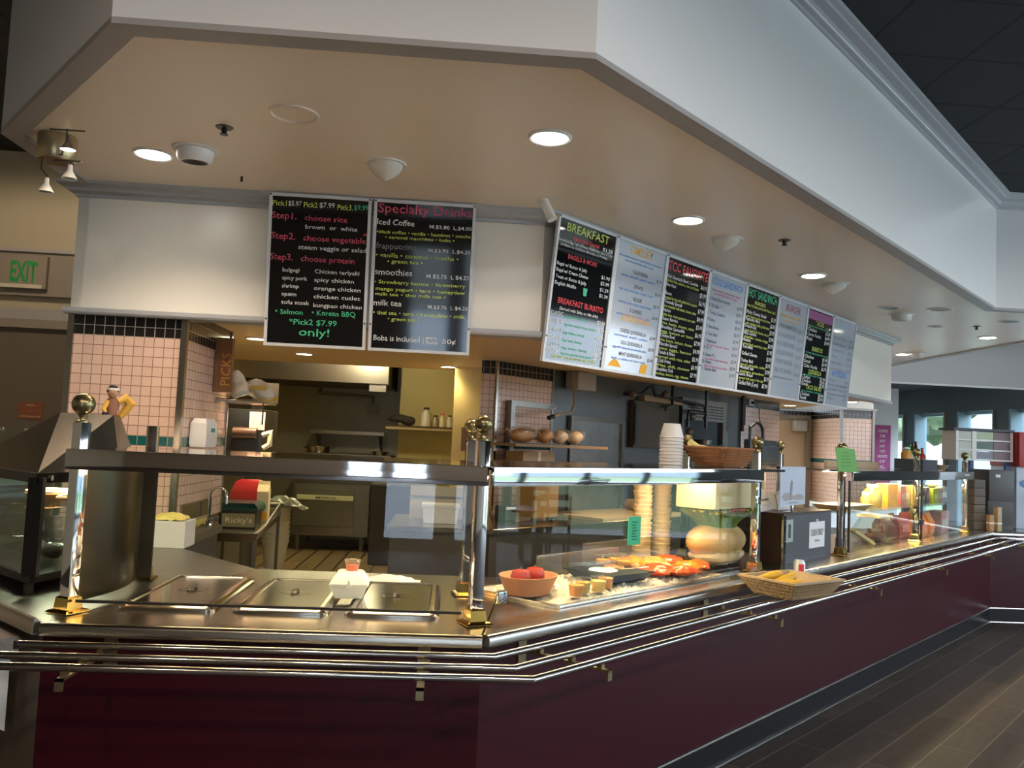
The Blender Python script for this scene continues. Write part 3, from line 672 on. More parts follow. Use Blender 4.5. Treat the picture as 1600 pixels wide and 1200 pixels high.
PINK = ink('pink_chalk', (.62, .07, .14)); WHT = ink('white_chalk', (.72, .72, .70)); YGR = ink('lime_chalk', (.55, .66, .10)); GRN = ink('green_chalk', (.06, .52, .26))
RED = ink('red_chalk', (.80, .05, .06)); BLU = ink('blue_marker', (.03, .20, .62)); ORA = ink('orange_marker', (.85, .42, .02)); BLK = ink('black_marker', (.05, .05, .06)); DRD = ink('dark_red_marker', (.35, .03, .06))
GRY = ink('grey_marker', (.20, .21, .24)); PUR = ink('purple_chalk', (.30, .08, .22)); FNT = ink('faint_blue_marker', (.30, .46, .66)); EXG = ink('exit_green', (.01, .28, .05)); MAG = ink('magenta_marker', (.55, .05, .22))
FRAMEM = mat('white_board_frame', (.62, .63, .66), .3, var=.04)
BLACKBD = mat('black_board_surface', (.006, .006, .007), .06, var=.1); WHITEBD = mat('white_board_surface', (.42, .46, .52), .10, var=.03)
BH = .915; TILT = .10
def board(key, label, loc, rz, wd, black=True):
    t = thing('menu_board', label, 'menu board', loc, group='menu boards', rot=(TILT, 0, rz))
    q = MB(); fw = .018
    q.box(0, wd, -.014, .006, 0, fw); q.box(0, wd, -.014, .006, BH-fw, BH); q.box(0, fw, -.014, .006, fw, BH-fw); q.box(wd-fw, wd, -.014, .006, fw, BH-fw); fr = part('frame', q, FRAMEM, t, smooth=0)
    q = MB(); q.box(fw, wd-fw, -.006, .002, fw, BH-fw); part('panel', q, BLACKBD if black else WHITEBD, t, smooth=0)
    for x in (.009, wd-.009):
        for z in (.16, BH-.010):
            q = MB(); q.box(x-.005, x+.005, -.017, -.013, z-.005, z+.005); part('screw', q, BLACKP, fr, smooth=0)
    BOARDS[key] = (t, wd, BH, -.0072, 'lettering')
    return t
board('pick', 'black menu board with pink Step lines and Pick prices, leftmost of all boards', (-1.158, 5.264, 2.115), 0, .606)
board('drink', 'black menu board headed Specialty Drinks', (-.535, 5.264, 2.115), 0, .614)
names = [('brk', 'black menu board headed BREAKFAST in lime', 1), ('ome', 'white menu board headed OMELET in orange', 0), ('tcc', 'black menu board headed TCC FAVORITE in red', 1), ('cold', 'white menu board headed COLD SANDWICH in blue', 0),
         ('hot', 'black menu board headed HOT SANDWICH in green', 1), ('bur', 'white menu board headed BURGER in dark red', 0), ('taco', 'black menu board with TACOS and BURRITOS under a purple band', 1), ('app', 'pale white menu board at the far right end, headed APPETIZERS low down', 0)]
for i, (k, lb, bl) in enumerate(names): board(k, lb, W(1.80+.644*i, 1.262, 2.105), RB, .642, bl)
def L(key, *rows):
    for r in rows: txt(key, *r)
a = .030; sm = .020; xs = .015
L('pick', ('Pick1', .03, .17, .082, .033, YGR), ('$5.97', .185, .315, .078, .03, WHT), ('Pick2', .335, .47, .082, .033, YGR), ('$7.99', .49, .64, .078, .032, WHT), ('Pick3.', .665, .82, .086, .034, YGR), ('$9.99', .83, .97, .08, .032, GRN),
  ('Step1.', .03, .27, .165, .040, PINK), ('choose rice', .35, .77, .168, .034, PINK), ('brown  or  white', .36, .87, .222, .026, WHT), ('Step2.', .03, .265, .298, .040, PINK), ('choose vegetable', .345, .96, .300, .034, PINK), ('steam veggie or salad', .30, .97, .358, .028, WHT),
  ('Step3.', .03, .25, .435, .040, PINK), ('choose protein', .33, .86, .436, .036, PINK))
for s, x, y in (('bulgogi', .32, .510), ('spicy pork', .40, .562), ('shrimp', .32, .615), ('spam', .30, .668), ('tofu steak', .43, .722)): L('pick', (s, .155, x, y, .024, WHT))
for s, x, y in (('Chicken teriyaki', .91, .510), ('spicy chicken', .86, .565), ('orange chicken', .93, .620), ('chicken cutlet', .93, .675), ('kungpao chicken', .95, .732)): L('pick', (s, .47, x, y, .025, WHT))
L('pick', ('• Salmon', .10, .37, .788, .030, GRN), ('• Korean BBQ', .46, .89, .786, .032, GRN), ('*Pick2 $7.99', .24, .71, .853, .034, GRN), ('only!', .34, .64, .925, .048, GRN), ('*', .93, .975, .262, .03, RED))
L('drink', ('Specialty Drinks', .04, .965, .083, .056, PINK), ('Iced Coffee', .035, .40, .165, .036, WHT), ('M.$3.80  L.$4.00', .55, .965, .172, .022, WHT), ('•black coffee • vanilla • hazelnut • mocha', .035, .96, .222, .020, YGR), ('• caramel macchiato • boba •', .12, .80, .255, .020, YGR),
  ('frappuccino', .035, .43, .322, .036, GRY), ('M.$3.95  L.$4.25', .55, .965, .328, .022, WHT), ('• vanilla • caramel • mocha •', .035, .85, .378, .026, YGR), ('• green tea •', .15, .50, .415, .024, YGR), ('smoothies', .035, .40, .495, .038, WHT), ('M $3.75  L $4.25', .54, .965, .50, .024, WHT),
  ('• Strawberry banana • Strawberry', .035, .93, .553, .022, YGR), ('mango yogurt • taro • honeydew', .05, .93, .598, .022, YGR), ('milk tea • thai milk tea •', .05, .74, .632, .020, YGR), ('milk tea', .035, .31, .698, .036, WHT), ('M.$3.75  L $4.25', .57, .965, .702, .022, WHT),
  ('• thai tea • taro • honeydew • milk', .035, .94, .757, .023, YGR), ('• green tea •', .18, .49, .795, .023, YGR), ('Boba is included (', .05, .55, .930, .034, WHT), ('extra', .565, .67, .905, .018, WHT), ('Boba', .565, .68, .936, .020, WHT), ('50¢', .73, .86, .930, .030, WHT))
L('brk', ('BREAKFAST', .15, .86, .092, .054, YGR), ('Early Bird Special', .27, .70, .143, .026, RED), ('$3.29', .77, .94, .152, .026, WHT), ('Scrambled Egg, 2 pcs of Bacon, Hashbrown, 2 pcs of Toast', .045, .96, .172, .017, WHT), ('(7:00am to 10:30am Monday to Friday)', .08, .86, .200, .014, WHT),
  ('BAGELS & MORE', .22, .70, .276, .030, RED), ('BREAKFAST BURRITO', .14, .90, .590, .038, RED), ('(Served with Salsa on the side)', .18, .82, .632, .020, WHT), ('~add tater tots on burritos for $1.00~', .12, .88, .962, .022, YGR))
for s, x, y, p in (('Bagel w/ Butter & Jelly', .55, .335, '$1.99'), ('Bagel w/ Cream Cheese', .58, .378, '$2.99'), ('Toast w/ Butter & Jelly', .56, .424, '$1.29'), ('English Muffin', .40, .468, '$1.39')): L('brk', (s, .06, x, y, .022, WHT), (p, .80, .95, y+.012, .024, WHT))
for s, d, x, y, p in (('CLASSIC', '(egg, potatoes, cheese)', .66, .672, '$3.99'), ('WAKE UP', '(egg, ham, sausage or bacon, cheese)', .80, .728, '$3.99'), ('CHICKEN', '(egg, chicken, cheese)', .63, .785, '$4.99'), ('STEAK', '(egg, steak, cheese)', .60, .838, '$5.99'), ('CHORIZO', '(egg, chorizo, cheese)', .70, .890, '$6.99'), ('BIG TCC', '(egg, meat, potatoes, beans, cheese)', .80, .930, '$5.99')):
    L('brk', (s, .05, .25, y, .024, WHT), (d, .28, x, y+.003, .018, GRN), (p, .82, .96, y+.004, .026, WHT))
L('ome', ('OMELET', .26, .72, .095, .056, ORA), ('All omelets come w/ toast & hash browns or', .06, .90, .135, .017, BLU), ('your choice of fruit, salad or soup', .18, .74, .165, .017, BLU), ('QUESADILLA', .24, .80, .600, .048, ORA))
for s, d, y, p in (('CALIFORNIA', 'tomato, avocado, spinach, cheese', .240, '$5.99'), ('DENVER', 'ham, onion, bell pepper, tomato, cheese', .345, '$5.99'), ('VEGGIE', 'mushroom, onion, tomato, spinach, cheese', .440, '$5.75'), ('3 CHEESE', 'american, cheddar, jack', .530, '$5.49'), ('CHEESE QUESADILLA', 'served with salsa', .690, '$2.99'), ('EGG QUESADILLA', 'egg with cheese & served with salsa', .780, '$3.99'), ('MEAT QUESADILLA', 'steak or chicken w/ sour cream', .865, '$5.49')):
    wd = .03*len(s)/2; L('ome', (s, .5-wd, .5+wd, y, .026, BLK), (d, .14, .80, y+.034, .018, BLU), (p, .84, .95, y+.012, .022, BLK))
L('tcc', ('TCC FAVORITE', .05, .97, .115, .068, RED))
rows = (('Fish Ensenada Bowl, Ceviche', 'Grilled fish, cilantro, rice and beans'), ('Burritos', ''), ('Bacon', 'wrapped hot dog with grilled onions, peppers'), ('Tostada Special', 'two tostadas with beans, cheese, salsa'), ('Nachos', 'chips, beans, cheese, guacamole, sour cream'), ('Super Burrito', 'rice, beans, cheese, salsa'), ('Breakfast Quesadilla', 'egg, bacon or ham'), ('Chicken Bowl', 'rice, beans, lettuce, cheese'), ('Pancake Special', 'two eggs, bacon'), ('Tamale & Beans', 'served with rice, salsa'), ('Chili Fries', 'fries, chili, cheese'), ('Breakfast Club', 'turkey, bacon, egg, cheese'))
for i, (s, d) in enumerate(rows):
    y = .18+.068*i; L('tcc', (s, .05, min(.85, .05+.026*len(s)), y, .026, WHT), ('$%d.99' % (4+i % 4), .82, .97, y+.012, .034, WHT))
    if d: L('tcc', (d, .05, .78, y+.033, .022, YGR))
L('cold', ('COLD SANDWICH', .08, .90, .110, .058, BLU), ('choice of bread, come with lettuce, tomato', .10, .86, .165, .020, MAG), ('served with chips or salad', .18, .76, .195, .020, MAG))
for i, (s, d) in enumerate((('Turkey Bacon Avocado', ''), ('Tri Club', ''), ('Turkey Cranberry', ''), ('Turkey', ''), ('Ham & Swiss', ''), ('Tuna Salad', ''), ('Vegetarian', 'avocado, sprouts, cheese'), ('B.L.T.', ''), ('Deluxe T.C.', 'roast beef, turkey, ham, bacon'), ('Italian', 'salami, pastrami, ham, provolone'), ('Chicken Salad', ''))):
    y = .245+.061*i; L('cold', ('%d. %s' % (i+1, s), .06, .12+.024*len(s), y, .026, BLK), ('$%d.99' % (5+(i*3) % 3), .80, .94, y+.022, .028, BLK))
    if d: L('cold', (d, .12, .72, y+.03, .019, MAG))
L('hot', ('HOT SANDWICH', .07, .93, .110, .072, GRN), ('BURGERS', .28, .60, .165, .030, YGR), ('choice of bread, served with fries or salad', .05, .92, .20, .026, YGR))
for i, (s, d) in enumerate((('Philly Cheese Steak', 'onion, peppers, mushroom, jack cheese'), ('Pastrami Melt', 'swiss, mustard, pickle, grilled onion'), ('French Dip', 'roast beef, jack cheese, au jus'), ('BBQ Chicken', 'cheddar, onion rings'), ('Reuben', 'corned beef, sauerkraut, swiss'), ('Tuna Melt', ''), ('Grilled Cheese', ''), ('Turkey Melt', 'bacon, avocado, swiss'), ('Meatball Sub', 'marinara, provolone'), ('Garlic Bread', 'served with soup of the day'))):
    y = .265+.064*i; L('hot', (s, .07, .10+.030*len(s), y, .030, WHT), ('$%d.99' % (5+i % 3), .82, .96, y+.014, .038, WHT))
    if d: L('hot', (d, .08, .80, y+.034, .024, YGR))
L('hot', ('Grilled Fish (2 pcs)', .08, .66, .925, .036, WHT), ('$7.99', .78, .95, .925, .036, WHT))
L('bur', ('BURGER', .26, .76, .125, .066, DRD), ('all burgers come with fries', .10, .80, .190, .034, ORA), ('served on a bun', .20, .72, .23, .022, ORA))
for i, (s, p) in enumerate((('1/3 lb. HAMBURGER', '$5.75'), ('BACON CHEESE BURGER', '$6.99'), ('BLUE CHEESE BURGER', '$6.99'), ('VEGGIE BURGER', '$5.99'), ('TURKEY BURGER', '$5.99'), ('SPICY T.C. BURGER', '$6.99'), ('', ''))):
    y = .300+.088*i
    if s: L('bur', (s, .10, .68, y, .040, GRY), (p, .76, .94, y+.012, .036, GRY))
L('bur', ('add cheese, bacon or avocado', .10, .76, .80, .020, GRY), ('make it a double', .12, .66, .86, .022, FNT))
q = [('TACOS', .36, .66, .170, .045, YGR), ('served with two corn tortillas, onion, cilantro', .06, .94, .200, .020, GRN), ('BURRITOS', .32, .72, .445, .045, YGR), ('rice, beans, cheese, salsa in a flour tortilla', .10, .94, .48, .020, GRN), ('QUESADILLA', .28, .78, .690, .045, YGR), ('served with sour cream', .10, .80, .715, .020, GRN), ('TACO SALAD', .26, .86, .855, .045, YGR), ('rice, beans, lettuce', .10, .88, .885, .020, GRN)]
for s, y in (('Chicken', .245), ('Carne Asada', .295), ('Fish', .345), ('Chicken', .53), ('Steak', .58), ('Chile Verde', .63), ('Cheese', .745), ('Chicken', .785), ('Steak', .82), ('Chicken', .925), ('Steak', .965)): q += [(s, .08, .10+.045*len(s), y, .034, WHT), ('$%d.99' % (2+int(y*7)), .76, .95, y, .036, WHT)]
L('taco', *q)
q = [('SIDES', .34, .68, .10, .045, FNT), ('APPETIZERS', .20, .80, .655, .056, BLU)]
for s, y in (('French Fries', .24), ('Onion Rings', .31), ('Curly Fries', .38), ('Soup', .45), ('Side Salad', .52), ('Garlic Bread', .59), ('Wings', .72), ('Mozzarella Sticks', .77), ('Zucchini Fries', .82), ('Jalapeno Poppers', .87), ('Nachos', .92)): q += [(s, .12, .15+.040*len(s), y, .030, GRY), ('$%d.99' % (2+int(y*30) % 4), .78, .94, y, .030, GRY)]
L('app', *q)
def deco(key, pts, mm, nm):
    root = BOARDS[key][0]; q = MB(); q.prism([(x*.642, 0) if 0 else (x*.642, (1-y)*BH) for x, y in pts], 0, .0012, Matrix(((1, 0, 0, 0), (0, 0, -1, -.0066), (0, 1, 0, 0), (0, 0, 0, 1)))); part(nm, q, mm, root, smooth=0)
deco('ome', [(.09+.25*i/12*1.0, .955-.055*math.sin(PI*i/12)) for i in range(13)], ORA, 'drawn_taco')
deco('ome', [(.70, .975), (.73, .90), (.77, .905), (.80, .895), (.86, .91), (.83, .98)], ORA, 'drawn_block')
deco('taco', [(.03, .03), (.97, .03), (.97, .12), (.03, .12)], PUR, 'purple_band')
deco('brk', [(.52, .445), (.59, .445), (.58, .50), (.53, .50)], GRN, 'drawn_cup')
deco('app', [(.20, .615), (.80, .615), (.80, .618), (.20, .618)], FNT, 'drawn_line')
# ---- exit sign, door notice, pink poster
def sign(key, name, label, cat, loc, rz, wd, ht, th, mm, rot=None, lname='lettering'):
    t = thing(name, label, cat, loc, rz, rot=rot)
    q = MB(); q.box(0, wd, -th, 0, 0, ht); part('sign_panel', q, mm, t, smooth=0)
    BOARDS[key] = (t, wd, ht, -th-.0008, lname); return t
t = sign('exit', 'exit_sign', 'taupe exit sign with green EXIT letters over the left door', 'exit sign', (-4.17, 8.13, 2.80), 0, .40, .30, .05, TAUPE)
txt('exit', 'EXIT', .20, .80, .80, .19, EXG, 0, .02)
q = MB(); q.box(0, .37, -.06, -.045, 0, .035); part('lower_strip', q, mat('pale_strip', (.60, .55, .42), .4), t, smooth=0)
sign('plac', 'door_notice', 'small rust brown notice on the left door', 'notice', (-3.95, 8.15, 1.61), 0, .22, .16, .006, mat('rust_notice', (.26, .09, .035), .5, var=.15))
txt('plac', 'Notice', .34, .66, .24, .016, CREAM); txt('plac', 'authorized personnel only', .10, .90, .86, .012, CREAM); txt('plac', 'please', .2, .8, .55, .010, RED)
sign('post', 'wall_poster', 'tall magenta poster with white lines of words on the far white wall', 'poster', (9.56, 19.0, 1.0), 0, .38, 1.35, .01, mat('magenta_print', (.50, .07, .28), .5, var=.35, scale=2))
for i, s in enumerate(('COFFEE', 'THE', 'MOST', 'MY', 'MOST', 'FAVORITE', 'OF', 'ALL', 'DAY', 'LONG')): txt('post', s, .22 if len(s) > 4 else .34, .80 if len(s) > 4 else .66, .12+.085*i, .065, PAPER)
# ================================================================ left end: pastry case
def apex(q, base, zb, top, zt): q.loft([[(x, y, zb) for x, y in base], [(x, y, zt) for x, y in top]])
t = thing('pastry_case', 'glass pastry case with black frame and steel hood, left end of the counter', 'display case', (0, 0, 0))
CB = [(-1.634, 3.567), (-1.50, 4.06), (-1.62, 4.62), (-2.12, 4.78), (-2.25, 4.18)]
BLKF = mat('black_frame', (.010, .010, .011), .3, var=.1)
q = MB(); q.prism(CB, .955, .985); part('base_tray', q, BLKF, t, smooth=0)
for i, (x, y) in enumerate(CB):
    q = MB(); q.box(x-.028 if i == 0 else x-.014, x+.028 if i == 0 else x+.014, y-.014, y+.016, .985, 1.375); part('frame_post', q, BLKF if i < 3 else STEELD, t, smooth=0, label='black upright' if i < 3 else None)
    q = MB(); q.cyl((x*.97-.06, y*.97+.13), .018, CZ+.0005, .955, 12); part('foot', q, RUBBER, t)
q = MB(); q.sweep([CB[4], CB[0], CB[1]], [(-.012, 1.352), (.012, 1.352), (.012, 1.392), (-.012, 1.392)]); part('top_frame', q, BLKF, t, smooth=0)
for i in (0, 1, 2, 3, 4):
    a, b = Vector(CB[i]), Vector(CB[(i+1) % 5]); d = (b-a).normalized(); a2 = a+d*.03; b2 = b-d*.02
    q = MB(); nn = Vector((d.y, -d.x))*.004; q.prism([a2-nn, b2-nn, b2+nn, a2+nn], .985, 1.352); part('glass_pane', q, GLASSG, t, smooth=0)
for z in (1.10, 1.235):
    q = MB(); q.prism([(x*.9-.185, y*.9+.425) for x, y in CB], z, z+.006); part('inner_shelf', q, GLASSG, t, smooth=0)
q = MB(); apex(q, [(x+(.0 if i else -.0), y) for i, (x, y) in enumerate(CB)], 1.392, [(-1.80, 4.10), (-1.60, 4.20), (-1.63, 4.36), (-1.74, 4.40), (-1.83, 4.26)], 1.642)
part('steel_hood', q, mat('hood_steel', (.20, .18, .15), .28, 1, var=.25, scale=4, stretch=(1, 1, 4)), t, smooth=0, label='sloping brushed steel hood')
q = MB(); q.cyl((0, 0), .012, 0, .03, 14, m=Matrix.Translation((-1.60, 3.62, 1.372)) @ Matrix.Rotation(-PI/2, 4, 'Y')); part('frame_screw', q, CHROME, t)
area('pastry_case_fill', (-1.78, 4.18, 1.38), (0, 0, 0), .3, .3, 4.5, (1, .84, .62), t)  # light added under the hood to brighten the case interior, without a fitting
# cakes and pastries in the case
PIE = mat('baked_crust', (.45, .22, .07), .7, var=.5, scale=30); YEL = mat('yellow_icing', (.75, .50, .08), .5, var=.3, scale=20); CHOC = mat('chocolate_cake', (.10, .045, .025), .6, var=.3, scale=20)
def solo_at(name, q, mm, label, cat, p, rz=0, grp=None): return solo(name, q, mm, label, cat, grp, loc=p, rz=rz)
t = thing('fruit_pie', 'pie with crimped brown crust on the middle shelf of the pastry case', 'pie', (-1.84, 4.16, 1.2415))
q = MB(); q.lathe([(0, 0), (.085, 0), (.11, .028), (.104, .030), (0, .034)], seg=32); part('crust', q, PIE, t)
q = MB(); q.lathe([(.085, .030), (.103, .030), (.106, .040), (.095, .045), (.082, .038)], seg=32); part('crimped_rim', q, CREAM, t)
t = thing('danish_pastry', 'yellow iced pastry on the top of the pastry case shelves', 'pastry', (-1.80, 4.22, 1.29)); 
t.location = (-1.70, 4.05, 1.2415)
q = MB(); q.ball((0, 0, .018), .06, 16, sz=.3, amp=.012, fr=20); part('dough', q, PIE, t); q = MB(); q.ball((0, 0, .030), .045, 14, sz=.25, amp=.01, fr=20); part('icing', q, YEL, t)
t = thing('covered_cake', 'cake under a clear dome low in the pastry case', 'cake', (-1.86, 4.18, 1.1065))
q = MB(); q.cyl((0, 0), .07, 0, .05, 24); part('cake', q, CHOC, t); q = MB(); q.lathe([(.09, 0), (.09, .06), (.075, .09), (0, .10)], seg=24); part('dome', q, PLASTIC, t)
for i, (x, y, m1, lb) in enumerate(((-1.72, 3.95, CHOC, 'dark brown wrapped cake slice at the bottom front of the pastry case'), (-1.86, 4.08, PIE, 'wrapped muffin at the bottom left of the pastry case'), (-1.75, 4.25, CREAM, 'cream coloured wrapped bun at the bottom back of the pastry case'))):
    t = thing('wrapped_pastry', lb, 'pastry', (x, y, .985), .5*i); q = MB(); q.ball((0, 0, .050), .042, 16, 1.2, 1, .8, amp=.010, fr=18); part('pastry', q, m1, t); q = MB(); q.ball((0, 0, .052), .048, 14, 1.25, 1.05, .8, amp=.012, fr=22); part('wrapping', q, FILM, t)
for i, x in enumerate((-2.44, -2.30)): pass
t = thing('glass_partition', 'low clear glass partition with metal clips by the left door', 'partition', (0, 0, 0))
q = MB(); q.box(-3.1, -2.26, 4.90, 4.908, CZ, 1.538); part('glass_panel', q, GLASSG, t, smooth=0)
for x in (-2.47, -2.31):
    q = MB(); q.box(x-.022, x+.022, 4.892, 4.916, 1.528, 1.556, bev=.003); part('clip', q, CHROME, t)
# small figurine standing on the hood
t = thing('figurine', 'small painted figurine in orange and brown with a white headband on the steel hood', 'figurine', (-1.68, 4.38, 1.560), .5)
SK = mat('painted_skin', (.50, .28, .16), .5); BR = mat('painted_brown', (.30, .12, .06), .5, var=.2); OR = mat('painted_ochre', (.72, .40, .05), .5, var=.2)
q = MB(); q.lathe([(0, 0), (.030, 0), (.028, .03), (.033, .06), (.026, .10), (.032, .135), (.022, .165), (0, .17)], seg=18, sx=1, sy=.75); part('body', q, BR, t)
q = MB(); q.ball((0, -.004, .193), .026, 16, sz=1.1); q.ball((0, -.031, .192), .005, 8); part('head', q, SK, t)
q = MB(); q.lathe([(0, .232), (.018, .228), (.0285, .208), (.029, .196), (.02, .19)], (0, .003, 0), 16); part('hair', q, BLACKP, t)
q = MB(); q.lathe([(.0275, .205), (.030, .206), (.030, .216), (.0265, .217)], (0, .002, 0), 16); part('headband', q, FOAM, t)
q = MB(); q.tube([(.025, 0, .15), (.06, .01, .17), (.085, .02, .145), (.06, .02, .10), (.03, .01, .06)], [.012, .020, .024, .02, .012], 8); q.tube([(-.02, -.01, .15), (-.04, -.03, .11), (-.03, -.045, .09)], [.011, .010, .009], 8); part('cape', q, OR, t)
q = MB(); q.ball((-.035, -.05, .085), .016, 10); part('drum', q, BLACKP, t); q = MB(); q.tube([(-.016, -.012, .02), (-.03, -.03, -.012)], [.013, .010], 8); q.tube([(.016, -.008, .02), (.012, -.03, -.012)], [.013, .010], 8); part('boots', q, OR, t)

# ================================================================ the three steam table pans
LIDM = mat('lid_steel', (.60, .57, .52), .16, 1, var=.15, scale=5)
def lid(x, label):
    t = thing('pan_lid', label, 'pan lid', (x, 3.69, CZ+.0005), group='lidded steam table pans')
    q = MB(); w, l = .172, .345
    def rr(w, l, r, z): 
        P = []
        for cx, cy, a0 in ((w-r, l-r, 0), (-w+r, l-r, PI/2), (-w+r, -l+r, PI), (w-r, -l+r, 3*PI/2)):
            for i in range(5): P.append((cx+r*math.cos(a0+i*PI/8), cy+r*math.sin(a0+i*PI/8), z))
        return P
    q.loft([rr(w+.008, l+.008, .03, 0), rr(w+.008, l+.008, .03, .008), rr(w-.004, l-.004, .028, .012), rr(w-.014, l-.014, .025, .022), rr(w-.03, l-.03, .02, .023), rr(w-.036, l-.036, .02, .018)]); b = part('lid_plate', q, LIDM, t, smooth=30)
    q = MB(); q.lathe([(.062, .0185), (.056, .0195), (.035, .0165), (0, .0150)], seg=28, sx=1, sy=.62); part('grip_recess', q, mat('recess_steel', (.45, .42, .38), .2, 1), t)
    q = MB(); q.tube([(-.012, -.030, .018), (-.012, -.018, .030), (.004, .018, .030), (.004, .032, .019)], .0055, 8); part('handle', q, STEELD, t)
for x, lb in ((-1.035, 'leftmost steel pan lid behind the sneeze guard'), (-.615, 'middle steel pan lid, left of the takeout box'), (-.195, 'rightmost steel pan lid, under the takeout box side')): lid(x, lb)
t = thing('takeout_box', 'white foam takeout box sitting across the middle and right pan lids', 'takeout box', (-.388, 3.62, .939), .05)
def rc(w, l, z): return [(-w, -l, z), (w, -l, z), (w, l, z), (-w, l, z)]
q = MB(); q.loft([rc(.056, .056, 0), rc(.072, .072, .050), rc(.078, .078, .052), rc(.078, .078, .057)]); bmesh.ops.bevel(q.b, geom=q.b.edges[:], offset=.004, segments=2, affect='EDGES'); part('tray', q, FOAM, t)
q = MB(); q.loft([rc(.078, .078, .057), rc(.076, .076, .063), rc(.050, .050, .102), rc(.044, .044, .105)]); bmesh.ops.bevel(q.b, geom=q.b.edges[:], offset=.004, segments=2, affect='EDGES'); part('lid', q, FOAM, t)
q = MB(); q.prism([(-.010, .046), (.010, .046), (.004, .078), (-.004, .078)], -.082, -.076, Matrix(((1, 0, 0, 0), (0, 0, 1, 0), (0, 1, 0, 0), (0, 0, 0, 1)))); part('latch_tab', q, FOAM, t, smooth=0)
t = thing('sauce_cup', 'small clear cup of orange red sauce on top of the takeout box', 'cup', (-.382, 3.62, 1.0445))
q = MB(); q.lathe([(0, 0), (.024, 0), (.024, .022), (0, .022)], seg=24); part('sauce', q, mat('orange_sauce', (.62, .12, .03), .4), t)
q = MB(); q.lathe([(.0245, 0), (.032, .038), (.035, .040), (.033, .044), (.030, .040)], seg=24); part('plastic_cup', q, glass_mat('sauce_cup_plastic', (1, .72, .55), 1.4, .05, .15), t)
t = MB(); t.grid(lambda a, b: (-.11+.24*a, -.05+.11*b+.01*math.sin(a*9), .006+.028*math.sin(PI*b)**.6*math.sin(PI*min(1, a*1.1+.05))**.5 + .008*noise.noise(Vector((a*6, b*5, 1)))), 24, 12)
solo('folded_towel', t, mat('white_towel', (.80, .76, .70), .9, var=.1, bump=.4, bscale=150), 'crumpled white towel lying behind the right pan lid', 'towel', loc=(-.245, 4.13, CZ+.002))

# ================================================================ ice display
ICE = mat('crushed_ice', (.66, .63, .55), .2, var=.5, scale=40, bump=.9, bscale=70)
def UV(q, name, mm, label, cat, u, v, z, rz=0, grp=None, **k): return solo(name, q, mm, label, cat, grp, loc=W(u, v, z), rz=RB+rz, **k)
def UT(name, label, cat, u, v, z, rz=0, grp=None): return thing(name, label, cat, W(u, v, z), RB+rz, grp)
t = UT('ice_well', 'long steel rimmed well of crushed ice behind the glass', 'ice well', .60, .12, CZ)
q = MB()
for a in ((0, 1.515, 0, .022), (0, 1.515, .505, .527), (0, .022, .022, .505), (1.493, 1.515, .022, .505)): q.box(a[0], a[1], a[2], a[3], .0005, .014, bev=.004)
part('rim', q, mat('pale_steel_rim', (.66, .62, .55), .22, .9), t)
q = MB(); q.grid(lambda a, b: (.022+1.471*a, .022+.483*b, .004+.030*(math.sin(PI*a)*math.sin(PI*b))**.35 + .026*noise.noise(Vector((a*62, b*20, 0)))*(math.sin(PI*a)*math.sin(PI*b))**.3), 150, 40)
o = part('crushed_ice', q, ICE, t); o['kind'] = 'stuff'
IZ = .948
t = UT('terracotta_pot', 'terracotta coloured tub tilted in the ice at the near end, holding two apples', 'pot', .68, .36, IZ-.008, .2)
TER = mat('terracotta', (.42, .17, .07), .55, var=.1)
q = MB(); q.lathe([(0, 0), (.100, 0), (.132, .066), (.137, .080), (.130, .080), (.097, .012), (0, .012)], seg=36, sx=1.12, sy=.9); part('tub', q, TER, t)
APL = mat('apple_skin', (.32, .03, .02), .35, var=.4, scale=15)
for i, (du, dv, lb) in enumerate(((-.05, .02, 'red apple in the terracotta tub, nearer the corner post'), (.06, .03, 'red apple in the terracotta tub, nearer the ice'))):
    a = UT('apple', lb, 'apple', .70+du, .36+dv, IZ+.022, 0, 'apples in the tub')
    q = MB(); q.lathe([(0, .008), (.018, 0), (.042, .020), (.046, .042), (.036, .066), (.014, .072), (0, .062)], seg=20); part('apple_body', q, APL, a); q = MB(); q.tube([(0, 0, .062), (.004, .002, .082)], .0025, 6); part('stem', q, BARK, a)
t = UT('food_tray', 'black takeout tray with clear lid on the ice', 'food tray', 1.27, .335, IZ+.004, -.15)
q = MB(); q.loft([rc(.13, .11, 0), rc(.165, .14, .038), rc(.175, .15, .040), rc(.175, .15, .044)]); part('tray', q, BLACKP, t, smooth=0)
q = MB(); q.ball((-.04, 0, .040), .06, 12, 1.2, 1.2, .3, amp=.02, fr=25); part('rice', q, FOAM, t); q = MB(); q.ball((.07, .03, .042), .05, 12, 1.2, 1, .4, amp=.02, fr=25); part('filling', q, mat('orange_chicken', (.65, .26, .04), .35, var=.5, scale=30), t)
q = MB(); q.loft([rc(.172, .147, .045), rc(.150, .125, .066), rc(.148, .123, .067)]); part('clear_lid', q, GLASS, t, smooth=0)
FRUIT = [mat('mixed_fruit_%s' % n, c, .4, var=.6, scale=60, col2=c2) for n, c, c2 in (('red', (.70, .08, .05), (.70, .50, .10)), ('green', (.55, .55, .10), (.70, .30, .08)), ('orange', (.80, .40, .06), (.75, .65, .30)))]
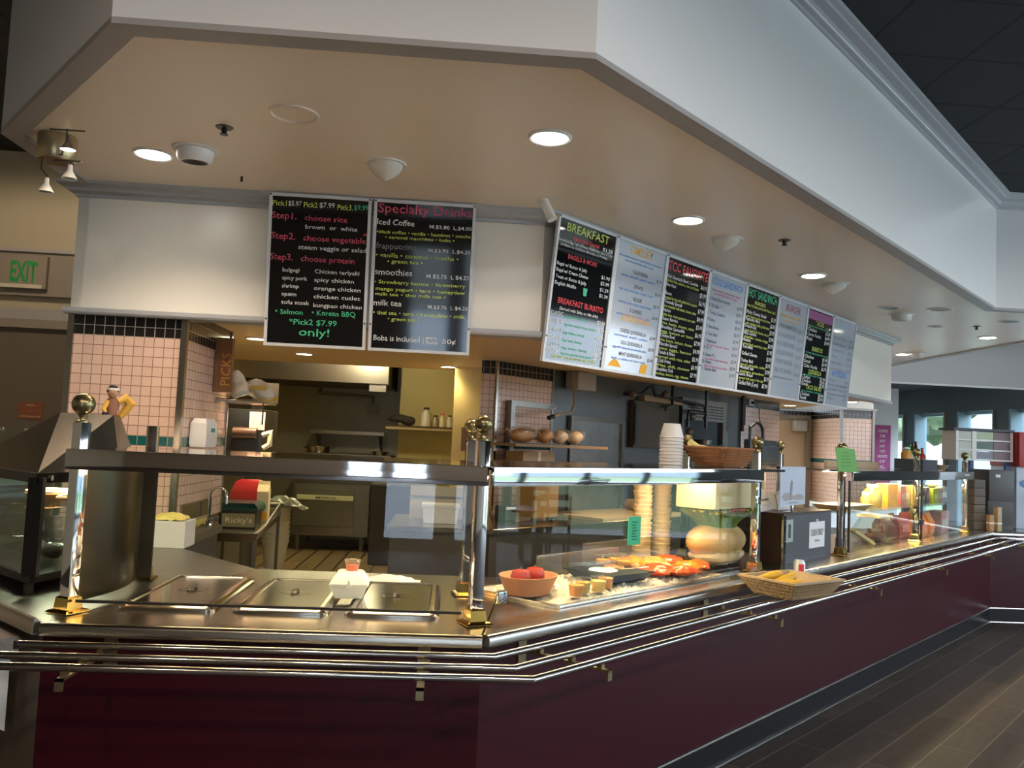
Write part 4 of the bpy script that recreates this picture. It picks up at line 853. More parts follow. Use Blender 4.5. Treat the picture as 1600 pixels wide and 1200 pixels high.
for i, (u, v, lb) in enumerate(((.72, .17, 'clear cup of cut fruit nearest the terracotta tub'), (.81, .20, 'second clear fruit cup along the ice, with red pieces'), (.90, .18, 'third clear fruit cup along the ice'), (1.0, .21, 'clear fruit cup nearest the black tray'))):
    t = UT('fruit_cup', lb, 'fruit cup', u+.06, v, IZ-.006, 0, 'clear fruit cups on the ice')
    q = MB(); q.lathe([(0, .004), (.028, .004), (.035, .05), (0, .056)], seg=18); part('cut_fruit', q, FRUIT[i % 3], t); q = MB(); q.lathe([(.030, 0), (.038, .062), (.041, .064), (.038, .070), (0, .074)], seg=18); part('clear_cup', q, PLASTIC, t)
OJ = mat('orange_juice', (.85, .42, .05), .35, var=.15)
for i, (u, v) in enumerate(((1.48, .52), (1.575, .51), (1.67, .51), (1.535, .425))):
    t = UT('juice_cup', ('orange juice cup behind the black tray, leftmost', 'orange juice cup behind the black tray, second along', 'orange juice cup behind the black tray, rightmost', 'orange juice cup in front of the other juice cups')[i], 'juice cup', u, v, IZ-.004, 0, 'orange juice cups')
    q = MB(); q.lathe([(0, .003), (.030, .003), (.036, .065), (0, .066)], seg=18); part('juice', q, OJ, t); q = MB(); q.lathe([(.032, 0), (.040, .080), (.042, .082), (.040, .086), (0, .088)], seg=18); part('clear_cup', q, PLASTIC, t)
for i, (u0, u1, v, z1, lb) in enumerate(((1.00, 1.70, .575, 1.055, 'nearer clear plastic divider standing in the ice'), (1.42, 2.10, .61, 1.085, 'farther clear plastic divider standing in the ice'))):
    t = UT('plastic_divider', lb, 'divider', u0, v, .95, 0, 'clear dividers in the ice'); q = MB(); q.box(0, u1-u0, 0, .004, 0, z1-.95); part('panel', q, PLASTIC, t, smooth=0); q = MB(); q.box(0, u1-u0, -.012, .004, z1-.954, z1-.95); part('top_lip', q, PLASTIC, t, smooth=0)
RBAG = [mat('snack_bag_%d' % i, c, .22, var=.7, scale=22, col2=c2, bump=.3, bscale=40) for i, (c, c2) in enumerate((((.60, .02, .02), (.75, .12, .02)), ((.72, .14, .02), (.60, .03, .02)), ((.62, .03, .03), (.80, .50, .12)), ((.75, .34, .02), (.55, .05, .02))))]
def bag(u, v, z, rz, sx, sy, sz, mm, label, tilt=0, grp='bags of snacks on the ice'):
    t = thing('snack_bag', label, 'snack bag', W(u, v, z), grp and RB+rz, grp)
    q = MB(); st = len(q.b.verts)
    q.grid(lambda a, b: (sx*(a-.5), sy*(b-.5), sz*(.5+.5*math.sin(PI*a)**.5*math.sin(PI*b)**.5) + .010*noise.noise(Vector((a*6+u, b*6, v)))), 16, 12)
    q.grid(lambda a, b: (sx*(a-.5), sy*(b-.5), sz*(.5-.45*math.sin(PI*a)**.5*math.sin(PI*b)**.5)), 16, 12); part('bag', q, mm, t)
    q = MB(); q.box(-sx*.53, -sx*.46, -sy*.5, sy*.5, sz*.46, sz*.54); q.box(sx*.46, sx*.53, -sy*.5, sy*.5, sz*.46, sz*.54); part('crimped_seal', q, mm, t, smooth=0); return t
for i, a in enumerate(((1.60, .27, 0, .4, .21, .16, .07, 'red and orange snack bag, nearest on the ice'), (1.72, .20, 1, -.3, .17, .13, .06, 'orange snack bag at the front of the ice'), (1.78, .40, 2, .8, .22, .16, .075, 'red snack bag at the back of the heap'), (1.86, .24, 3, .1, .19, .14, .065, 'yellow orange snack bag in the middle of the heap'), (1.95, .42, 0, -.6, .18, .15, .07, 'red snack bag against the big sandwich'), (1.99, .25, 1, .5, .17, .13, .06, 'orange snack bag nearest the end post'), (1.66, .46, 3, .3, .18, .14, .08, 'yellow orange snack bag touching the divider'))):
    bag(a[0], a[1], IZ-.006, a[3], a[4], a[5], a[6], RBAG[a[2]], a[7])
# big model sandwich and cream board at the end of the ice
t = UT('sandwich_display', 'big model sandwich with green lettuce frill at the end of the ice display', 'display sandwich', 2.385, .345, CZ+.026); t.scale = (.86, .85, 1)
q = MB(); q.ball((0, 0, .135), .175, 28, 1.85, .85, .66, amp=.01, fr=9); part('lower_bun', q, mat('golden_bun', (.72, .45, .18), .5, var=.35, scale=8, bump=.1), t)
q = MB(); q.ball((0, 0, .055), .15, 28, 1.9, 1.0, .36, amp=.03, fr=18); part('bread_base', q, mat('pale_crust', (.72, .54, .28), .6, var=.3, scale=10), t)
LET = mat('lettuce_frill', (.03, .14, .01), .5, var=.8, scale=22, col2=(.20, .26, .03))
q = MB(); q.grid(lambda a, b: ((.16+.15*b**1.6+.012*math.sin(a*2*PI*17)*b)*1.15*math.cos(2*PI*a), (.11+.10*b**1.6+.012*math.sin(a*2*PI*19)*b)*math.sin(2*PI*a), .215+.105*b+.010*math.sin(a*2*PI*23)*b), 120, 8); part('lettuce', q, LET, t)
q = MB(); q.box(-.26, .30, -.13, .13, .300, .318, bev=.006); part('cheese', q, mat('cheese', (.85, .55, .05), .4), t); q = MB(); q.box(-.05, .16, -.14, .12, .306, .326, bev=.006); part('tomato', q, mat('tomato_slice', (.70, .10, .06), .4), t)
q = MB(); q.box(-.31, .35, -.15, .15, .328, .505, bev=.02); part('upper_bread', q, mat('cream_bread', (.80, .62, .36), .55, var=.15, scale=6), t)
CUPM = mat('cream_cup_paper', (.80, .66, .42), .55, var=.04); CUPW = mat('white_cup_paper', (.74, .71, .68), .5, var=.03)
def cup_stack(u, v, z0, n, r, dz, mm, label0, grp):
    for i in range(n):
        t = UT('paper_bowl', '%s, number %s from the bottom' % (label0, ('one two three four five six seven eight nine ten eleven twelve thirteen fourteen fifteen sixteen seventeen eighteen nineteen'.split())[i]), 'paper bowl', u+.004*math.sin(i*2.1), v, z0+i*dz, 0, grp)
        q = MB(); q.lathe([(0, .001), (r*.72, 0), (r, .055), (r*1.04, .057), (r*1.04, .062), (r*.96, .062), (r*.68, .006), (0, .006)], seg=24); part('bowl', q, mm, t)
cup_stack(2.115, .69, CZ+.0005, 17, .056, .0265, CUPM, 'cream paper bowl in the left stack behind the ice', 'stacked cream bowls, left')
cup_stack(2.335, .69, CZ+.0005, 17, .056, .0265, CUPM, 'cream paper bowl in the right stack behind the ice', 'stacked cream bowls, right')
for i in range(9):
    t = UT('paper_cup', 'white cup in the inverted stack beside the wicker basket, %s from the shelf' % ('first second third fourth fifth sixth seventh eighth ninth'.split()[i]), 'paper cup', 2.235, .58, GT+.001+i*.020, 0, 'inverted white cups on the shelf')
    q = MB(); q.lathe([(.072, 0), (.074, .004), (.070, .006), (.050, .085), (0, .086)], seg=24); part('cup', q, CUPW, t)
# wicker basket with a yellow roll on the shelf
t = UT('wicker_basket', 'brown wicker basket on the steel shelf over the ice display', 'basket', 2.58, .43, GT+.0075)
def woven(q, w0, l0, w1, l1, h, th=.008, n=7):
    for i in range(n):
        k = i/(n-1); w = w0+(w1-w0)*k; l = l0+(l1-l0)*k; z = h*k
        pts = []; N = 56
        for j in range(N+1):
            a = 2*PI*j/N; ca, sa = math.cos(a), math.sin(a); e = .35
            pts.append((w*math.copysign(abs(ca)**e, ca)*(1+.015*(-1)**(i+j)), l*math.copysign(abs(sa)**e, sa)*(1+.015*(-1)**(i+j)), z+.004))
        q.tube(pts, h/n*.62, 5, cap=False)
    q.box(-w0, w0, -l0, l0, 0, .006)
q = MB(); woven(q, .165, .10, .26, .155, .10); part('basket_body', q, WICK, t)
q = MB(); q.tube([(-.20, .05, .100), (-.05, .0, .085)], .0165, 12); q.tube([(-.265, .07, .125), (-.20, .05, .100)], [.021, .0165], 12)
solo('rolled_paper', q, mat('yellow_paper', (.75, .62, .22), .6), 'yellow paper roll leaning in the wicker basket', 'paper roll', loc=W(2.58, .43, GT+.012), rz=RB)
# straw basket of bananas on the tray rails, soda can behind it
t = UT('straw_basket', 'pale straw basket of bananas resting on the tray rails', 'basket', 2.10, -.235, .8745, -.22)
q = MB(); q.loft([rc(.155, .115, 0), rc(.205, .165, .082), rc(.215, .175, .084), rc(.215, .175, .094), rc(.195, .155, .094), rc(.147, .107, .008)]); part('basket_body', q, WICKL, t, smooth=0)
q = MB()
for k in range(26):
    a = -1+2*k/25
    for s_ in (-1, 1):
        q.tube([(a*.153, s_*.117, .006), (a*.206, s_*.169, .084)], .0045, 5)
        if k % 2 == 0: q.tube([(s_*.157, a*.112, .006), (s_*.209, a*.163, .084)], .0045, 5)
for k in range(4):
    f_ = .18+.22*k; w, l, z = .155+.053*f_, .115+.052*f_, .084*f_; q.tube([(-w, -l, z), (w, -l, z), (w, l, z), (-w, l, z), (-w, -l, z)], .0035, 5)
part('weave_band', q, WICKL, t)
BAN = mat('banana_skin', (.78, .48, .03), .45, var=.25, scale=9); BSP = mat('banana_brown', (.10, .05, .02), .6)
for i, (du, dv, dz, rz, ln, lb) in enumerate(((-.04, .06, .058, .15, .22, 'spotted banana lying highest at the back of the straw basket'), (-.06, -.02, .030, .0, .20, 'banana in the middle of the straw basket'), (-.05, -.07, .030, -.1, .19, 'banana at the front of the straw basket'), (.02, .01, .050, .25, .20, 'banana resting across the other bananas'))):
    c, s_ = math.cos(-.22), math.sin(-.22)
    t = UT('banana', lb, 'banana', 2.10+du*c-dv*s_, -.235+du*s_+dv*c, .8745+dz+.022, -.22+rz, 'bananas in the straw basket')
    pts = [(ln*(k/8-.5)*1.0, .05*(4*(k/8-.5)**2), .018*math.sin(PI*k/8)) for k in range(9)]
    q = MB(); q.tube(pts, [.006, .013, .018, .020, .0205, .020, .018, .013, .007], 9); part('peel', q, BAN, t)
    q = MB(); q.tube([pts[0], (pts[0][0]-.02, pts[0][1]+.008, .002)], [.006, .005], 7); part('stem', q, BSP, t)
    q = MB(); q.ball((.03, .0, .028), .008, 8, sz=.5); q.ball((-.03, .002, .0285), .006, 8, sz=.5); part('brown_spot', q, BSP, t)
t = UT('soda_can', 'silver soda can with red script standing behind the banana basket', 'can', 2.585, -.075, .8735)
q = MB(); q.lathe([(0, .003), (.024, 0), (.033, .010), (.033, .108), (.026, .121), (.026, .124), (.022, .121), (0, .119)], seg=28); part('can_body', q, mat('white_silver_can', (.70, .72, .75), .3, .3, var=.05), t)
q = MB(); q.grid(lambda a, b: (.0335*math.sin(-1.25+1.0*a), -.0335*math.cos(-1.25+1.0*a), .016+.088*b), 8, 2); part('red_band', q, RED, t)
# ================================================================ till area
t = UT('till_stand', 'grey speckled till stand with a brown side, numbered 1', 'till stand', 2.90, .16, CZ)
GSP = mat('grey_speckled_laminate', (.105, .105, .12), .45, var=.7, scale=80); DBR = mat('dark_brown_laminate', (.035, .016, .012), .4, var=.15)
q = MB(); q.box(.02, .78, 0, .02, .0005, .300); part('front_panel', q, GSP, t, smooth=0)
q = MB(); q.box(0, .02, .02, .48, .0005, .300); part('side_panel', q, DBR, t, smooth=0, label='dark brown side panel')
q = MB(); q.box(0, .78, .0, .48, .300, .315); part('top_panel', q, DBR, t, smooth=0); q = MB(); q.box(-.012, .025, -.006, .008, .0005, .30); part('corner_trim', q, CHROME, t, smooth=0)
q = MB(); q.box(.03, .135, -.004, -.0005, .135, .275); n = part('number_plate', q, mat('pale_green_plate', (.40, .46, .42), .4), t, smooth=0)
BOARDS['num'] = (t, 1, 1, -.0048, 'numeral'); txt('num', '1', .062, .10, 1-.165, .082, BLK, 0, .03)
q = MB(); q.box(.40, .66, -.003, -.0005, .075, .245); part('paper_notice', q, PAPER, t, smooth=0, label='white CASH ONLY notice'); BOARDS['cash'] = (t, 1, 1, -.0038, 'notice_lettering')
txt('cash', 'CASH ONLY', .425, .635, 1-.155, .045, BLK, 0, .01); txt('cash', 'thank you', .49, .57, 1-.115, .018, BLK)
q = MB(); q.tube([(.52, -.002, .245), (.52, -.002, .262)], .012, 6); part('tape', q, PAPER, t)
t = UT('card_sign', 'white framed sign picturing a cake slicer, standing on the till stand', 'sign', 2.88, .17, CZ+.316, .05)
q = MB(); q.box(-.02, .42, 0, .006, .045, .290); part('sign_panel', q, mat('pale_blue_print', (.58, .66, .80), .3, var=.1, scale=3), t, smooth=0)
q = MB(); q.prism([(.0, .10), (.05, .125), (.12, .125), (.20, .105), (.30, .115), (.38, .105), (.40, .085), (.34, .075), (.2, .082), (.06, .075)], -.002, -.0006, Matrix(((1, 0, 0, 0), (0, 0, 1, 0), (0, 1, 0, 0), (0, 0, 0, 1)))); part('printed_plate', q, mat('print_beige', (.42, .37, .36), .5), t, smooth=0)
q = MB(); q.prism([(.14, .08), (.17, .08), (.185, .19), (.17, .205), (.155, .19)], -.0032, -.0021, Matrix(((1, 0, 0, 0), (0, 0, 1, 0), (0, 1, 0, 0), (0, 0, 0, 1)))); part('printed_slicer', q, mat('print_grey', (.30, .29, .31), .5), t, smooth=0)
q = MB(); q.box(.12, .28, -.0014, -.0006, .057, .064); part('printed_bar', q, mat('print_taupe', (.40, .36, .34), .5), t, smooth=0)
q = MB(); q.box(.19, .21, .0, .006, 0.0, .045); q.box(.14, .26, -.02, .05, 0, .004); part('stand', q, CHROME, t, smooth=0)
def rbox(name, parent, x0, x1, y0, y1, z0, z1, mm, bev=.01, **k):
    q = MB(); q.box(x0, x1, y0, y1, z0, z1, bev=bev); return part(name, q, mm, parent, **k)
t = UT('receipt_printer', 'grey receipt printer on the till stand, left of the card sign', 'printer', 2.98, .42, CZ+.3155, .2)
q = MB(); q.loft([[(-.16, -.10, 0), (.16, -.10, 0), (.16, .12, 0), (-.16, .12, 0)], [(-.16, -.10, .05), (.16, -.10, .05), (.16, .12, .06), (-.16, .12, .06)], [(-.13, -.04, .135), (.13, -.04, .135), (.13, .11, .14), (-.13, .11, .14)]]); part('body', q, WHITEP, t, smooth=20)
rbox('paper_slot', t, -.10, .10, -.09, -.06, .055, .075, BLACKP, .002)
t = UT('card_reader', 'white card terminal leaning behind the till stand', 'card reader', 3.05, .36, CZ+.3155, -.2)
t.location = W(3.26, .36, CZ+.3155)
q = MB(); q.loft([rc(.07, .05, 0), rc(.06, .05, .05), rc(.05, .03, .11)]); part('body', q, WHITEP, t, smooth=20); q = MB(); q.tube([(-.07, -.05, .02), (-.12, -.06, .10), (-.06, -.05, .12)], .006, 6); part('wire', q, WHITEP, t)
t = UT('till_monitor', 'black till monitor facing the kitchen side, above the card sign', 'monitor', 3.33, .56, CZ+.3155, .08)
rbox('screen', t, -.10, .44, 0, .05, .26, .46, BLACKP, .015); rbox('screen_back', t, .0, .34, -.05, 0, .29, .42, mat('dark_grey_plastic', (.02, .024, .03), .45), .02); rbox('stand', t, .12, .22, .0, .06, .02, .27, BLACKP, .01); rbox('foot', t, .04, .30, -.06, .10, 0, .02, BLACKP, .006)
q = MB(); q.tube([(-.06, .02, .46), (-.06, .02, .54), (.04, .02, .58), (.12, .02, .575), (.18, .02, .54), (.19, .02, .46)], .012, 8); part('cable_loop', q, BLACKP, t)
t = UT('menu_card', 'tilted cream card with dark printing left of the till monitor', 'card', 2.93, .60, CZ+.3155, -.15)
q = MB(); q.prism([(-.16, 0), (.10, 0), (.10, .20), (-.04, .29)], 0, .004, Matrix(((1, 0, 0, 0), (0, 0, 1, 0), (0, 1, 0, 0), (0, 0, 0, 1)))); part('card', q, mat('cream_card', (.62, .52, .42), .6), t, smooth=0)
q = MB()
for i in range(6): q.box(-.05+.012*(i % 3), .05, -.003, -.0005, .05+.03*i, .062+.03*i)
part('printing', q, BLK, t, smooth=0)
t = UT('green_notice', 'bright green sheet of paper fixed to the first post beyond the till', 'notice', 3.27, .055, 1.50)
q = MB(); q.prism([(.07, 0), (.44, -.008), (.36, .155), (0, .16)], -.001, .001, Matrix(((1, 0, 0, 0), (0, 0, 1, 0), (0, 1, 0, 0), (0, 0, 0, 1)))); part('sheet', q, mat('green_paper', (.17, .42, .10), .7, var=.04), t, smooth=0)
q = MB()
for i in range(5): q.box(.12, .12+.2-.02*i, -.003, -.0012, .035+.022*i, .041+.022*i)
part('printed_line', q, mat('dark_green_print', (.10, .28, .06), .7), t, smooth=0)
t.location = W(3.43, .05, 1.50)
t = UT('green_ticket', 'narrow green ticket stuck to the glass in front of the cream bowls', 'ticket', 1.045, .086, 1.155)
q = MB(); q.box(0, .103, 0, .002, 0, .128); part('sheet', q, mat('teal_green_paper', (.06, .50, .26), .7, var=.04), t, smooth=0)
q = MB()
for i in range(7): q.box(.03, .075-.006*(i % 3), -.0015, -.0003, .022+.013*i, .027+.013*i)
part('printed_line', q, mat('ticket_print', (.02, .18, .10), .7), t, smooth=0)
# ================================================================ snacks in the case beyond the till
SB = 1.2005
def pk(name, label, cat, u, v, z, w, d, h, c, c2=None, rz=0, grp='packets on the snack shelf', rough=.35, bulge=0):
    t = UT(name, label, cat, u, v, z, rz, grp); mm = mat(name+'_print', c, rough, var=.4, scale=25, col2=c2)
    q = MB(); 
    if bulge: q.loft([[(x*w/2, y*d/2*s, z_*h) for x, y in ((-1, -1), (0, -1.15), (1, -1), (1, 1), (0, 1.15), (-1, 1))] for z_, s in ((0, .7), (.12, 1), (.6, .95), (.93, .12), (1, .08))])
    else: q.box(-w/2, w/2, -d/2, d/2, 0, h, bev=.004)
    part('packet', q, mm, t, smooth=30); q = MB(); q.box(-w*.36, w*.36, -d/2*(1.16 if bulge else 1)-.002, -d/2*(.9 if bulge else 1)+.001, h*.30, h*.62); part('label_patch', q, mat(name+'_patch', tuple(min(1, x*1.25+.12) for x in c), .5, var=.3, scale=30), t, smooth=0); return t
pk('snack_carton', 'orange and yellow carton on the upper snack shelf', 'carton', 5.28, .30, SB, .26, .10, .19, (.85, .30, .03), (.85, .60, .10))
pk('snack_carton', 'pink and grey carton right of the orange carton', 'carton', 5.56, .30, SB, .14, .10, .17, (.42, .28, .32), (.55, .08, .10)); pk('snack_carton', 'tan carton behind the middle post of the snack case', 'carton', 5.80, .34, SB, .18, .10, .17, (.45, .38, .22)); pk('snack_carton', 'yellow carton just beyond the middle post of the snack case', 'carton', 5.98, .28, SB, .12, .10, .17, (.70, .50, .16))
pk('snack_carton', 'dark green carton on the upper snack shelf', 'carton', 6.14, .30, SB, .10, .10, .15, (.05, .14, .07)); pk('snack_carton', 'dark purple carton on the upper snack shelf', 'carton', 6.28, .30, SB, .10, .10, .15, (.12, .06, .13)); pk('snack_carton', 'lime green carton on the upper snack shelf', 'carton', 6.46, .28, SB, .17, .10, .14, (.38, .46, .04)); pk('snack_carton', 'grey patterned carton at the end of the upper snack shelf', 'carton', 6.68, .30, SB, .17, .10, .14, (.22, .24, .25), (.45, .12, .10)); pk('snack_carton', 'white and blue carton, last on the upper snack shelf', 'carton', 6.90, .32, SB, .20, .10, .15, (.45, .48, .54), (.10, .12, .30))
pk('snack_carton', 'white stacked carton low at the far end of the snack case', 'carton', 6.86, .32, CZ+.0005, .26, .14, .20, (.50, .44, .46), (.50, .12, .16))
t = UT('snack_pouch', 'white and dark pouch lying over the lime carton', 'pouch', 6.58, .30, SB+.141, .1); q = MB(); q.ball((0, 0, .03), .07, 14, 1.3, .8, .42, amp=.02, fr=16); part('pouch', q, mat('white_pouch', (.72, .75, .82), .3, var=.2, col2=(.10, .10, .12)), t)
for i, (u, w, h, lb) in enumerate(((4.98, .15, .16, 'clear yellow bottle on the upper snack shelf'), (4.82, .08, .10, 'shorter clear yellow bottle beside the tall one'))):
    t = UT('drink_bottle', lb, 'bottle', u, .32, SB, 0, 'yellow bottles on the snack shelf'); q = MB(); q.lathe([(0, 0), (w*.45, 0), (w*.5, .01), (w*.5, h*.75), (w*.32, h*.95), (w*.3, h), (0, h)], seg=20); part('bottle', q, mat('yellow_drink', (.50, .36, .12), .25, var=.2), t); q = MB(); q.cyl((0, 0), w*.32, h, h+.025, 16); part('cap', q, mat('pale_blue_cap', (.45, .60, .80), .4) if i == 0 else WHITEP, t)
t = UT('paper_tray', 'flat brown and white paper tray at the near end of the snack shelf', 'tray', 4.28, .30, SB); q = MB(); q.loft([rc(.20, .10, 0), rc(.27, .14, .045), rc(.265, .135, .045), rc(.195, .095, .004)]); part('tray', q, CARDB, t, smooth=0)
q = MB(); q.grid(lambda a, b: (-.23+.46*a, -.12+.24*b, .03+.012*math.sin(a*11)), 12, 4); part('paper_liner', q, PAPER, t)
t = UT('candy_jar', 'slanted clear plastic candy jar with a cream lid in the snack case', 'jar', 5.08, .33, CZ+.001); 
q = MB(); q.loft([[(x*.24*s, y*.14*s, z) for x, y in ((-1, -.5), (-.6, -1), (.6, -1), (1, -.5), (1, .5), (.6, 1), (-.6, 1), (-1, .5))] for s, z in ((.72, 0), (1, .05), (1, .10), (.62, .20))], cap=False); part('jar_body', q, PLASTIC, t, smooth=20)
q = MB(); q.box(-.16, .16, -.095, .095, .20, .222, bev=.008); part('jar_lid', q, CREAM, t)
for i in range(9):
    t = UT('brownie', 'wrapped brown cookie bar heaped in the candy jar, %s' % ('at the left bottom', 'at the front bottom', 'at the right bottom', 'at the back bottom', 'in the centre', 'second layer left', 'second layer right', 'second layer front', 'on top')[i], 'cookie bar', 5.08+(-.12, 0, .12, .02, .02, -.07, .08, .0, .02)[i], .33+(0, -.06, 0, .07, 0, .02, .02, -.04, .01)[i], CZ+.006+(0, 0, 0, 0, .03, .035, .035, .04, .07)[i], .7*i, 'wrapped bars in the candy jar')
    q = MB(); q.box(-.045, .045, -.03, .03, 0, .028, bev=.005); part('bar', q, mat('cookie_bar', (.30, .10, .04), .4, var=.5, scale=30) if i == 0 else bpy.data.materials['cookie_bar'], t)
for i, (u, rz, lb) in enumerate(((4.55, .9, 'pale wafer bar leaning in the snack case, nearest the till'), (4.66, .8, 'pale wafer bar leaning beside the candy jar'), (4.74, 1.2, 'pale wrapped bar lying against the candy jar'))):
    t = UT('wafer_bar', lb, 'snack bar', u, .24+.05*i, CZ+.016, -.6, 'pale wafer bars'); q = MB(); q.box(-.10, .10, -.024, .024, 0, .022, Matrix.Translation((0, 0, .045)) @ Matrix.Rotation(.5, 4, 'Y'), bev=.004); part('wrapper', q, mat('cream_wrapper', (.66, .52, .24), .35, var=.2), t)
for i, (u, v, c, c2, lb) in enumerate(((5.49, .42, (.34, .05, .04), (.20, .04, .04), 'dark red chip bag behind the candy jar'), (5.64, .30, (.45, .07, .04), (.30, .05, .04), 'dark red chip bag left of the middle post'), (5.78, .42, (.40, .08, .05), (.30, .2, .1), 'brown red chip bag behind the middle post'), (6.02, .26, (.75, .10, .02), (.85, .40, .08), 'orange chip bag right of the middle post'), (6.30, .26, (.75, .12, .02), (.85, .42, .10), 'orange chip bag second from the middle post'), (6.16, .42, (.55, .06, .03), (.45, .10, .04), 'dark red chip bag between the two orange bags'), (6.42, .42, (.72, .55, .10), (.45, .50, .08), 'yellow chip bag standing above the orange bags'), (6.58, .36, (.30, .36, .30), (.45, .2, .25), 'grey green chip bag near the far end'))):
    pk('chip_bag', lb, 'chip bag', u, v, CZ+.0005, .20, .09, .20+(.045 if i == 6 else 0), c, c2, .1*(-1)**i, 'chip bags in the snack case', .28, 1)
t = UT('small_jar', 'small jar with a black lid in the near corner of the snack case', 'jar', 4.20, .28, CZ+.0005); q = MB(); q.lathe([(0, 0), (.04, 0), (.04, .08), (.03, .09), (0, .09)], seg=18); part('jar', q, mat('dark_purple_jar', (.10, .06, .09), .3), t); q = MB(); q.cyl((0, 0), .034, .09, .11, 18); part('lid', q, BLACKP, t)
# on top of the snack guard
t = UT('condiment_bin', 'dark open bin holding syrup bottles on the far shelf', 'bin', 6.62, .46, GT+.001)
q = MB(); q.box(-.22, .26, -.13, .13, 0, .012); q.box(-.22, .26, -.13, -.12, .012, .10); q.box(-.22, .26, .12, .13, .012, .10); q.box(-.22, -.21, -.12, .12, .012, .10); q.box(.25, .26, -.12, .12, .012, .10); part('bin_body', q, mat('dark_blue_grey', (.05, .06, .075), .4), t, smooth=0)
def bottle(u, v, z, r, h, c, label, pour=True, fill=None):
    t = UT('syrup_bottle', label, 'bottle', u, v, z, 0, 'syrup bottles on the far shelf')
    q = MB(); q.lathe([(0, 0), (r*.9, 0), (r, .008), (r, h*.55), (r*.85, h*.64), (r*.36, h*.76), (r*.34, h*.92), (r*.42, h*.93), (r*.42, h*.96), (0, h*.96)], seg=18); part('bottle', q, mat('bottle_%s' % label.split()[0], c, .12, var=.1), t)
    q = MB(); q.cyl((0, 0), r*.38, h*.96, h, 12); part('cap', q, BLACKP, t); q = MB(); q.lathe([(r*1.02, h*.18), (r*1.02, h*.46)], seg=18); part('paper_label', q, mat('bottle_label', (.55, .50, .40), .6, var=.4, scale=40) if 'bottle_label' not in bpy.data.materials else bpy.data.materials['bottle_label'], t)
bottle(6.565, .50, GT+.0145, .035, .235, (.02, .22, .05), 'green syrup bottle, left of the darkest one'); bottle(6.66, .50, GT+.0145, .038, .245, (.03, .07, .02), 'olive syrup bottle in the middle of the bin'); bottle(6.76, .50, GT+.0145, .040, .26, (.08, .015, .015), 'brown syrup bottle, tallest in the bin'); bottle(6.832, .46, GT+.0145, .034, .20, (.45, .05, .04), 'red syrup bottle at the right of the bin')
t = UT('sugar_pot', 'orange topped clear pot left of the green syrup bottle', 'pot', 6.468, .50, GT+.0145); q = MB(); q.lathe([(0, 0), (.045, 0), (.05, .14), (.03, .17), (0, .175)], seg=20); part('pot', q, mat('amber_pot', (.70, .34, .06), .3, var=.3), t); q = MB(); q.lathe([(.03, .176), (.034, .18), (.02, .20), (0, .202)], seg=16); part('lid', q, WHITEP, t)
t = UT('wooden_bowl', 'shallow tan bowl beside the syrup bottles', 'bowl', 7.0, .35, GT+.001); q = MB(); q.lathe([(0, 0), (.05, 0), (.10, .05), (.105, .055), (.095, .05), (.045, .008), (0, .008)], seg=24); part('bowl', q, mat('tan_bowl', (.40, .30, .18), .5, var=.2), t)
t = UT('wooden_rail', 'brown wooden rail lying along the back of the far shelf', 'rail', 5.0, .70, GT+.001); q = MB(); q.box(0, 1.3, 0, .03, 0, .055, bev=.004); part('rail', q, WOODL, t)
# ================================================================ far counter: drawers, dispensers
t = thing('drawer_organizer', 'white plastic drawer organizer on a blue stand at the far counter', 'organizer', (5.50, 8.98, 0))
BLUE = mat('blue_metal', (.01, .05, .18), .4, var=.1); GRYP = mat('grey_plastic', (.42, .40, .40), .5, var=.1)
for x in (.10, .50): 
    q = MB(); q.box(x-.02, x+.02, -.02, .02, CZ+.0005, 1.62); part('stand_post', q, BLUE, t, smooth=0)
q = MB(); q.box(.06, .54, -.05, .22, 1.44, 1.47); part('stand_shelf', q, BLUE, t, smooth=0)
q = MB(); q.box(-.13, .55, -.06, .24, 1.94, 1.965); part('top_board', q, mat('dark_board', (.06, .06, .075), .5), t, smooth=0)
for i in range(3):
    z = 1.625+.105*i
    q = MB(); q.box(-.10, .54, -.05, .22, z-.004, z+.012); q.box(-.10, -.07, -.05, .22, z+.012, z+.10); q.box(.51, .54, -.05, .22, z+.012, z+.10); q.box(.08, .13, -.05, -.03, z+.012, z+.10); part('cabinet_frame', q, WHITEP, t, smooth=0)
    for a, b, c in ((-.065, .075, (.55, .58, .50)), (.135, .32, ((.24, .26, .30), (.10, .16, .12), (.45, .58, .35))[i]), (.325, .505, (.20, .12, .13))):
        q = MB(); q.box(a, b, -.045, -.03, z+.014, z+.094); part('drawer', q, mat('drawer_front', c, .4, var=.2), t, smooth=0)
t = thing('wall_crates', 'stack of grey crates beside the blue stand', 'crates', (5.43, 8.60, CZ+.0005)); 
for i in range(6):
    q = MB(); q.box(-.06, .06, -.05, .08, .001+.085*i, .083+.085*i, bev=.006); part('crate', q, mat('crate_grey', (.12, .105, .09), .6, var=.2) if 'crate_grey' not in bpy.data.materials else bpy.data.materials['crate_grey'], t)
t.name = 'crate_tower'; t['label'] = 'slim tower of grey crates beside the blue stand'; t['category'] = 'crate tower'
t = thing('dark_fridge', 'dark grey tabletop fridge right of the blue stand', 'fridge', (5.69, 8.60, CZ+.0005))
q = MB(); q.box(-.155, .125, -.02, .28, 0, .617, bev=.008); part('body', q, mat('dark_grey_enamel', (.055, .05, .045), .4), t); q = MB(); q.box(-.15, .12, -.032, -.021, .30, .61, bev=.004); part('door', q, mat('dark_grey_door', (.06, .055, .05), .4), t); q = MB(); q.box(-.08, -.03, -.0345, -.0325, .54, .57); part('badge', q, PAPER, t, smooth=0)
t = thing('soda_machine', 'soda machine with a red top and pale front, at the right edge', 'soda machine', (6.30, 8.90, CZ+.0005))
